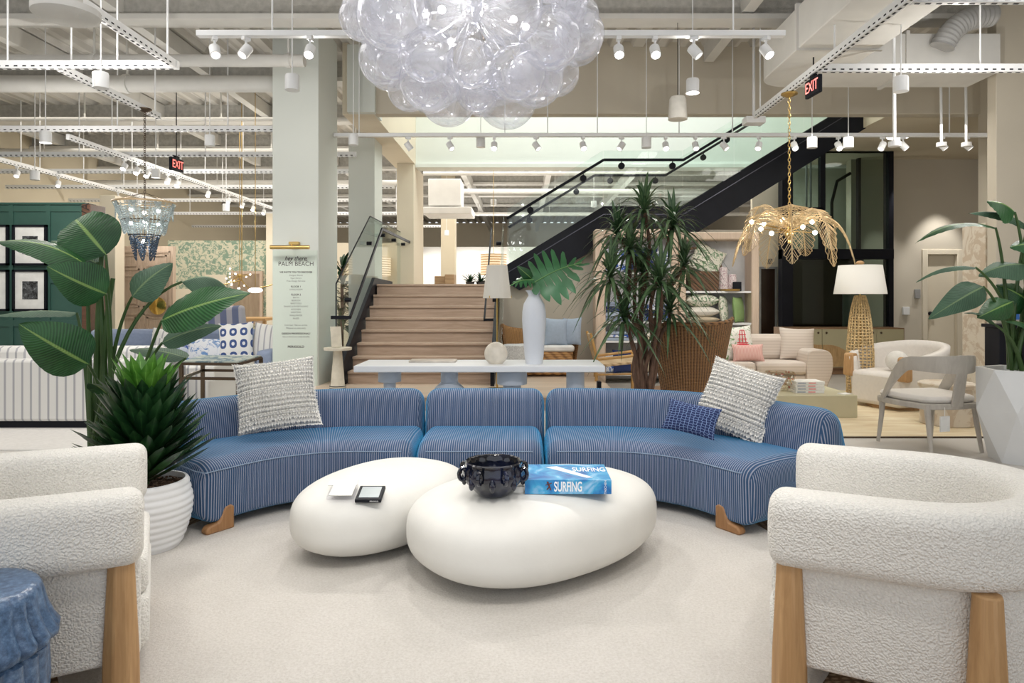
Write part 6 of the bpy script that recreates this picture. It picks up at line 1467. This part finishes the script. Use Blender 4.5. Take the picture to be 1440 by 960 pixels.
# slate sofa behind with cushions
BS = 9.0; t = thing('slate_blue_sofa', 'slate blue sofa facing the camera behind the brass console', 'sofa', (-4.5, BS+.5, .012))
bx0, bx1 = -6.2, X(383, BS)
m = MB(); m.bb(bx0, bx1, BS, BS+.95, .1, .42); part('seat_base', m, W['bluegrey'], t, bevel=.04); m = MB(); m.bb(bx0, bx1, BS+.75, BS+1.0, .1, .86); part('back', m, W['bluegrey'], t, bevel=.06)
m = MB(); m.bb(bx1-.22, bx1, BS-.02, BS+1.0, .1, .62); part('arm', m, W['bluegrey'], t, bevel=.05); m = MB(); m.bb(bx0+.05, bx1-.05, BS+.05, BS+.9, .012, .1); part('plinth', m, W['black'], t)
def geo():
    t_ = NT('navy_block_print'); co = t_.n('ShaderNodeTexCoord').outputs['UV']; x = t_.wave(co, 1.05, 0, 'X'); y = t_.wave(co, 1.05, 0, 'Y'); mm_ = t_.n('ShaderNodeMath', operation='MULTIPLY'); t_.l(x, mm_.inputs[0]); t_.l(y, mm_.inputs[1])
    t_.l(t_.ramp(mm_.outputs[0], [(.16, (.76, .76, .74)), (.20, (.05, .09, .24)), (.72, (.05, .09, .24)), (.80, (.70, .72, .74))], 'CONSTANT'), t_.b.inputs['Base Color']); t_.setp(rough=.9); return t_.m
cushion((X(319, BS), BS+.30, .43), .46, .56, .17, .2, .2, -.05, geo(), 'navy block-print cushion with pale squares on the slate sofa')
cushion((X(357, BS), BS+.42, .43), .54, .54, .17, -.2, .22, .06, W['stripesofa'], 'white ticking-striped cushion at the right end of the slate sofa')
cushion((X(276, BS), BS+.28, .43), .55, .34, .15, .1, .2, .03, toile('blue_floral', (.70, .72, .76), (.14, .26, .50), 9, .52), 'blue and white floral lumbar cushion on the slate sofa')
cushion((X(240, BS), BS+.45, .43), .46, .44, .16, .2, .2, -.2, W['bluetoile'], 'blue and white print cushion behind the bird-of-paradise stems'); cushion((X(205, BS), BS+.45, .43), .5, .46, .16, 0, .2, .1, W['stripesofa'], 'white striped cushion left of the blue print cushion on the slate sofa')
# striped armchair behind
t = thing('striped_armchair', 'blue-grey and white broad-striped armchair with walnut frame behind the slate sofa', 'armchair', (X(318, 10.6), 10.8, 0))
m = MB(); q = Vector((X(318, 10.6), 10.6, 0)); m.box(q+Vector((0, 0, .85)), (.62, .16, .66), m=Matrix.Rotation(.12, 3, 'X') @ Matrix.Rotation(-.06, 3, 'Y')); part('back', m, stripe('broad_blue_stripe', (.20, .23, .36), (.56, .54, .58), 1.7, .62, 'X'), t, bevel=.05)
m = MB(); m.bb(q.x-.36, q.x+.36, 10.5, 11.2, .2, .5); part('seat', m, W['bluegrey'], t, bevel=.05)
m = MB(); 
for sx in (-.38, .38): m.bar((q.x+sx, 10.5, .62), (q.x+sx, 11.1, .62), .06, .04); m.bar((q.x+sx, 10.5, 0), (q.x+sx, 10.5, .62), .05, .05); m.bar((q.x+sx, 11.1, 0), (q.x+sx, 11.1, .62), .05, .05)
part('walnut_frame', m, wood('walnut', (.10, .05, .025), (.18, .09, .045)), t)
# bronze console with marble top
t = thing('brass_console', 'bronze-framed marble top console table behind the left sofa section', 'console table', (-2.75, 6.45, 0))
A4 = [P(255, 508, 6.15), P(335, 509, 6.10), P(367, 499, 6.75), P(285, 499, 6.80)]
for q in A4: q.z = .752
m = MB(); m.prism([(q.x, q.y) for q in A4], .735, .752, 'z'); part('marble_top', m, toile('blue_green_marble', (.52, .56, .50), (.16, .24, .28), 6, .5), t)
m = MB()
for i in range(4):
    a, b = A4[i], A4[(i+1) % 4]
    for z in (.73, .60): m.bar((a.x, a.y, z), (b.x, b.y, z), .025, .025)
    m.bar((a.x, a.y, 0), (a.x, a.y, .73), .03, .03)
part('bronze_frame', m, W['bronze'], t)
# green panelled wall with framed prints
GD = 9.9; W['greenwall'] = plain('deep_green_paint', (.035, .095, .075), .5, 0, .05)
gx0, gx1, gz = -10.8, X(122, GD), Z(288, GD)
m = MB(); m.bb(gx0, gx1, GD, GD+.2, 0, gz)
xs = [X(28-70, GD), X(17, GD), X(68, GD)-.0, X(121, GD)]
for x in (X(-95, GD), X(-38, GD), X(17, GD), X(69, GD), gx1-.04): m.bb(x-.03, x+.03, GD-.025, GD, 0, gz)
for z in (gz-.10, Z(398, GD), .9, .1): m.bb(gx0, gx1, GD-.022, GD, z, z+.09)
m.bb(gx0, gx1, GD-.04, GD+.22, gz, gz+.03); struct('wall_green', m, W['greenwall'], smooth=0)
m = MB(); m.bb(gx1, X(134, GD), GD-.12, GD+.25, 0, gz+.0); t = solo('walnut_pillar', m, wood('walnut_pillar', (.09, .04, .022), (.15, .07, .04)), 'dark walnut pillar at the end of the green panelled wall', 'pillar', bevel=.01)
text_obj('lettering', 'AVA', .16, (X(128, GD), GD-.125, Z(302, GD)), (pi/2, -pi/2, 0), plain('dark_letter', (.02, .012, .01), .5), t, .004)
W['matwhite'] = plain('mat_board', (.76, .76, .73), .6)
def photo_mat():
    t_ = NT('black_white_photo'); n = t_.noise(t_.coord('Object'), 18, 5, .7, 1); t_.l(t_.ramp(n, [(.42, (.01, .01, .012)), (.6, (.12, .13, .14)), (.72, (.55, .56, .57))]), t_.b.inputs['Base Color']); t_.setp(rough=.3); return t_.m
W['bw'] = photo_mat()
for col, (x0, x1) in enumerate([(-20, 12), (18, 66)]):
    for row, (y0, y1) in enumerate([(316, 373), (379, 437)]):
        if col == 0: x0, x1 = -36, 12
        c0, c1 = P(x0, y1, GD-.05), P(x1, y0, GD-.05); t = thing('framed_photograph', 'black-framed photograph with wide white mat, %s row, %s column on green wall' % (['upper', 'lower'][row], ['left', 'right'][col]), 'picture frame', (c0.x/2+c1.x/2, GD-.03, c0.z), 'framed photographs on the green wall')
        m = MB(); b = .03
        m.bb(c0.x, c1.x, GD-.07, GD-.028, c1.z-b, c1.z); m.bb(c0.x, c1.x, GD-.07, GD-.028, c0.z, c0.z+b); m.bb(c0.x, c0.x+b, GD-.07, GD-.028, c0.z, c1.z); m.bb(c1.x-b, c1.x, GD-.07, GD-.028, c0.z, c1.z); part('frame', m, W['black'], t)
        m = MB(); m.bb(c0.x+.02, c1.x-.02, GD-.045, GD-.03, c0.z+.02, c1.z-.02); part('mat', m, W['matwhite'], t)
        mx_, mz_ = (c0.x+c1.x)/2, (c0.z+c1.z)/2; m = MB(); m.bb(mx_-.11, mx_+.11, GD-.05, GD-.044, mz_-.13, mz_+.13); part('photograph', m, W['bw'], t)
# far left: oak double doors, wallpapered wall, mirror, small pictures
FD = 13.4; m = MB(); ox0, ox1 = X(156, FD), X(243, FD); oz = Z(346, FD); W['paleoak'] = wood('bleached_oak_doors', (.44, .33, .25), (.56, .44, .34), (12, 12, 1.5))
t = thing('oak_door_panel', 'tall bleached oak panelled doors with a round gold handle at far left', 'door', ((ox0+ox1)/2, FD, 0))
m.bb(ox0, ox1, FD, FD+.12, 0, oz); part('door_leaf', m, W['paleoak'], t)
m = MB()
for k in range(2):
    a = ox0+(ox1-ox0)*(.04+.49*k); b = a+(ox1-ox0)*.43
    for z0, z1 in ((.2, 1.0), (1.12, 1.75), (1.85, oz-.1)):
        for q in (0, .07): m.bb(a+q, b-q, FD-.02-.01*(q > 0), FD-.0, z0+q, z0+q+.03); m.bb(a+q, b-q, FD-.02, FD, z1-q-.03, z1-q); m.bb(a+q, a+q+.03, FD-.02, FD, z0+q, z1-q); m.bb(b-q-.03, b-q, FD-.02, FD, z0+q, z1-q)
part('door_moulding', m, W['paleoak'], t)
m = MB(); m.lathe([(0, 0), (.10, 0), (.17, .03), (.12, .05), (0, .07)], (0, 0, 0), 24); m.xf(Matrix.Rotation(pi/2, 4, 'X')); m.move((X(224, FD), FD-.03, Z(430, FD))); part('round_handle', m, plain('polished_gold', (.70, .48, .14), .2, 1), t)
WD = 15.9; m = MB(); m.bb(X(156, 13.7), X(376, WD), WD, WD+.2, 0, Z(338, WD)); struct('wall_papered', m, toile('green_landscape_wallpaper', (.62, .60, .46), (.23, .33, .25), 8.0, .50), smooth=0)
m = MB(); m.bb(X(300, WD), X(376, WD)+3, WD+.3, WD+.5, 0, 2.6); struct('wall_far', m, W['cream'], smooth=0)
t = thing('tall_mirror', 'large rectangular mirror with thin pale frame on the wallpapered wall', 'mirror', P(345, 420, 15.8)); c0, c1 = P(325, 455, 15.8), P(369, 381, 15.8)
m = MB(); m.bb(c0.x, c1.x, 15.79, 15.86, c0.z, c1.z); part('frame', m, W['paleoak'], t)
m = MB(); m.bb(c0.x+.06, c1.x-.06, 15.775, 15.79, c0.z+.06, c1.z-.06); part('mirror_glass', m, plain('mirror_silver', (.85, .85, .84), .03, 1, 0), t)
for px0_, py0_, px1_, py1_, lab in [(243, 406, 268, 440, 'pale picture with a small green bird beside the oak doors'), (288, 386, 318, 430, 'second small pale picture right of the bird print')]:
    c0, c1 = P(px0_, py1_, 15.8), P(px1_, py0_, 15.8); t = thing('small_picture', lab, 'picture frame', ((c0.x+c1.x)/2, 15.8, c0.z)); m = MB(); m.bb(c0.x, c1.x, 15.8, 15.86, c0.z, c1.z); part('picture', m, W['cream'], t)
    m = MB(); q = P((px0_+px1_)/2, (py0_+py1_)/2, 15.79); m.ball(q, (.10, .006, .06), 10, 6); m.bar(q, q+Vector((.2, 0, .12)), .01, .01); part('bird_print', m, plain('bird_green', (.12, .28, .10), .7), t)
# brass linear pendant by the mirror
q = P(352, 402, 11.8); t = thing('disc_pendant', 'small white dome pendant on a brass rod near the wallpapered wall', 'pendant light', P(359, 411, 11.8)); q = P(359, 408, 11.8)
m = MB(); m.ball(q, (.12, .12, .045), 20, 8); part('diffuser', m, W['bulbsoft'], t); m = MB(); m.tube([q, (q.x, q.y, 5.01)], .006, 6); part('rod', m, W['brass'], t)
t = thing('sputnik_chandelier', 'brass sputnik chandelier with small lit bulbs before the mirror', 'chandelier', P(337, 388, 13.2)); q = P(337, 388, 13.2); m = MB(); rnd = random.Random(2); m2 = MB()
for k in range(16):
    d = Vector((rnd.gauss(0, 1), rnd.gauss(0, 1), rnd.gauss(0, .7))).normalized()*.24; m.tube([q, q+d], .006, 5); m2.ball(q+d, .014, 10, 8)
m.ball(q, .04, 10, 8); m.tube([q, (q.x, q.y, 4.95)], .006, 6); part('brass_arms', m, W['brass'], t); part('bulbs', m2, W['globe'], t)
t = thing('ring_chandelier', 'thin brass wire chandelier rods beside the left side of the column', 'chandelier', P(352, 418, 12.6)); m = MB(); m.tube([P(306, 402, 12.6), P(340, 394, 12.6), P(352, 408, 12.6), P(384, 400, 12.6)], .012, 6); q = P(340, 394, 12.6); m.tube([q, (q.x, q.y, 4.95)], .008, 6); part('brass_rods', m, W['brass'], t)
# dining table glimpse
m = MB(); a = P(325, 447, 13.6); m.bb(a.x, X(378, 13.6), 13.4, 14.4, a.z-.05, a.z); 
for x in (a.x+.1, X(374, 13.6)): m.bb(x-.03, x+.03, 13.5, 13.56, 0, a.z-.05)
solo('dining_table', m, wood('honey_table', (.45, .26, .10), (.58, .36, .16)), 'honey wood dining table beyond the striped armchair', 'table')
# plants between the columns and beyond the landing
t = thing('potted_palm', 'dark green bushy palm between the two white columns', 'plant', (X(481, 12.6), 12.6, 0)); m = MB(); rnd = random.Random(9); c = Vector((X(481, 12.6), 12.6, 0))
for k in range(120):
    a = rnd.uniform(0, 6.28); el = rnd.uniform(-.2, 1.2); z = rnd.uniform(.7, 1.9); blade(m, c+Vector((.05*cos(a), .05*sin(a), z)), (cos(a)*cos(el), sin(a)*cos(el), sin(el)), rnd.uniform(.3, .5), .06, .5)
part('fronds', m, W['spike'], t, smooth=180, recalc=False); m = MB(); m.tube([c+Vector((0, 0, .3)), c+Vector((0, 0, 1.9))], .03, 8); part('trunk', m, W['bark'], t); m = MB(); m.lathe([(0, 0), (.16, 0), (.2, .35), (0, .34)], c, 20); part('pot', m, W['glaze'], t)
m = MB(); m.bb(-2.35, 1.1, 12.5, 16.5, 1.36, 1.53); struct('floor_landing', m, W['planks'], smooth=0)
for px, lab, sd_ in [(661, 'spiky green plant on the landing, left of two', 3), (676, 'spiky green plant on the landing, right of two', 4)]:
    c = Vector((X(px, 13.0), 13.0, 1.53)); t = thing('landing_plant', lab, 'plant', c); m = MB(); rnd = random.Random(sd_)
    for k in range(40): a = rnd.uniform(0, 6.28); el = rnd.uniform(.2, 1.4); blade(m, c+Vector((0, 0, .06)), (cos(a)*cos(el), sin(a)*cos(el), sin(el)), rnd.uniform(.14, .26), .03, .3)
    part('leaves', m, W['spike'], t, smooth=180, recalc=False); m = MB(); m.lathe([(0, 0), (.07, 0), (.09, .08), (0, .08)], c, 16); part('pot', m, W['glaze'], t)
m = MB(); m.bb(X(611, 14), X(626, 14), 14, 14.4, 1.53, Z(388, 14)); m.bb(X(627, 14), X(640, 14), 13.8, 14.2, 1.53, Z(386, 14)); solo('wooden_cabinet', m, wood('honey_cabinet', (.35, .22, .12), (.5, .34, .2)), 'small wooden cabinet beyond the top of the stairs', 'cabinet', bevel=.01)
W['weave'] = emit('lit_woven_shade', (1, .62, .28), .55)
for px0_, px1_, y0_, y1_, D, lab in [(508, 549, 362, 388, 16, 'large woven drum pendant glowing behind the left stair glass'), (676, 712, 358, 386, 15.6, 'woven drum pendant glowing behind the floor lamp shade')]:
    c = P((px0_+px1_)/2, y1_, D); r = (px1_-px0_)/2*D/960; h = (y1_-y0_)*D/960; t = thing('woven_drum_pendant', lab, 'pendant light', c)
    m = MB(); m.lathe([(r, 0), (r, h)], c, 32, closed_top=False); part('shade', m, W['weave'], t, solid=.01)
    m = MB()
    for i in range(9): m.tube([(c.x+r*1.02*cos(a), c.y+r*1.02*sin(a), c.z+h*i/8) for a in [2*pi*k/28 for k in range(29)]], .008, 4, caps=False)
    part('weave_bands', m, W['seagrass'], t); m = MB(); m.tube([(c.x, c.y, c.z+h*.5), (c.x, c.y, 4.95)], .006, 5); part('cord', m, W['brass'], t)
# bright far wall behind the landing
m = MB(); m.bb(-4.5, 3.5, 25.5, 25.7, 0, Z(347, 25.5)); struct('wall_bright', m, plain('white_wall', (.82, .81, .78), .8, 0, .01), smooth=0)
for x in (X(608, 24.6), X(648, 24.6), X(666, 24.6), X(692, 24.6), X(540, 24.6), X(570, 24.6)): spot((x, 24.2, 3.5), (x, 25.5, 1.9), 70, 75, .8, .04)
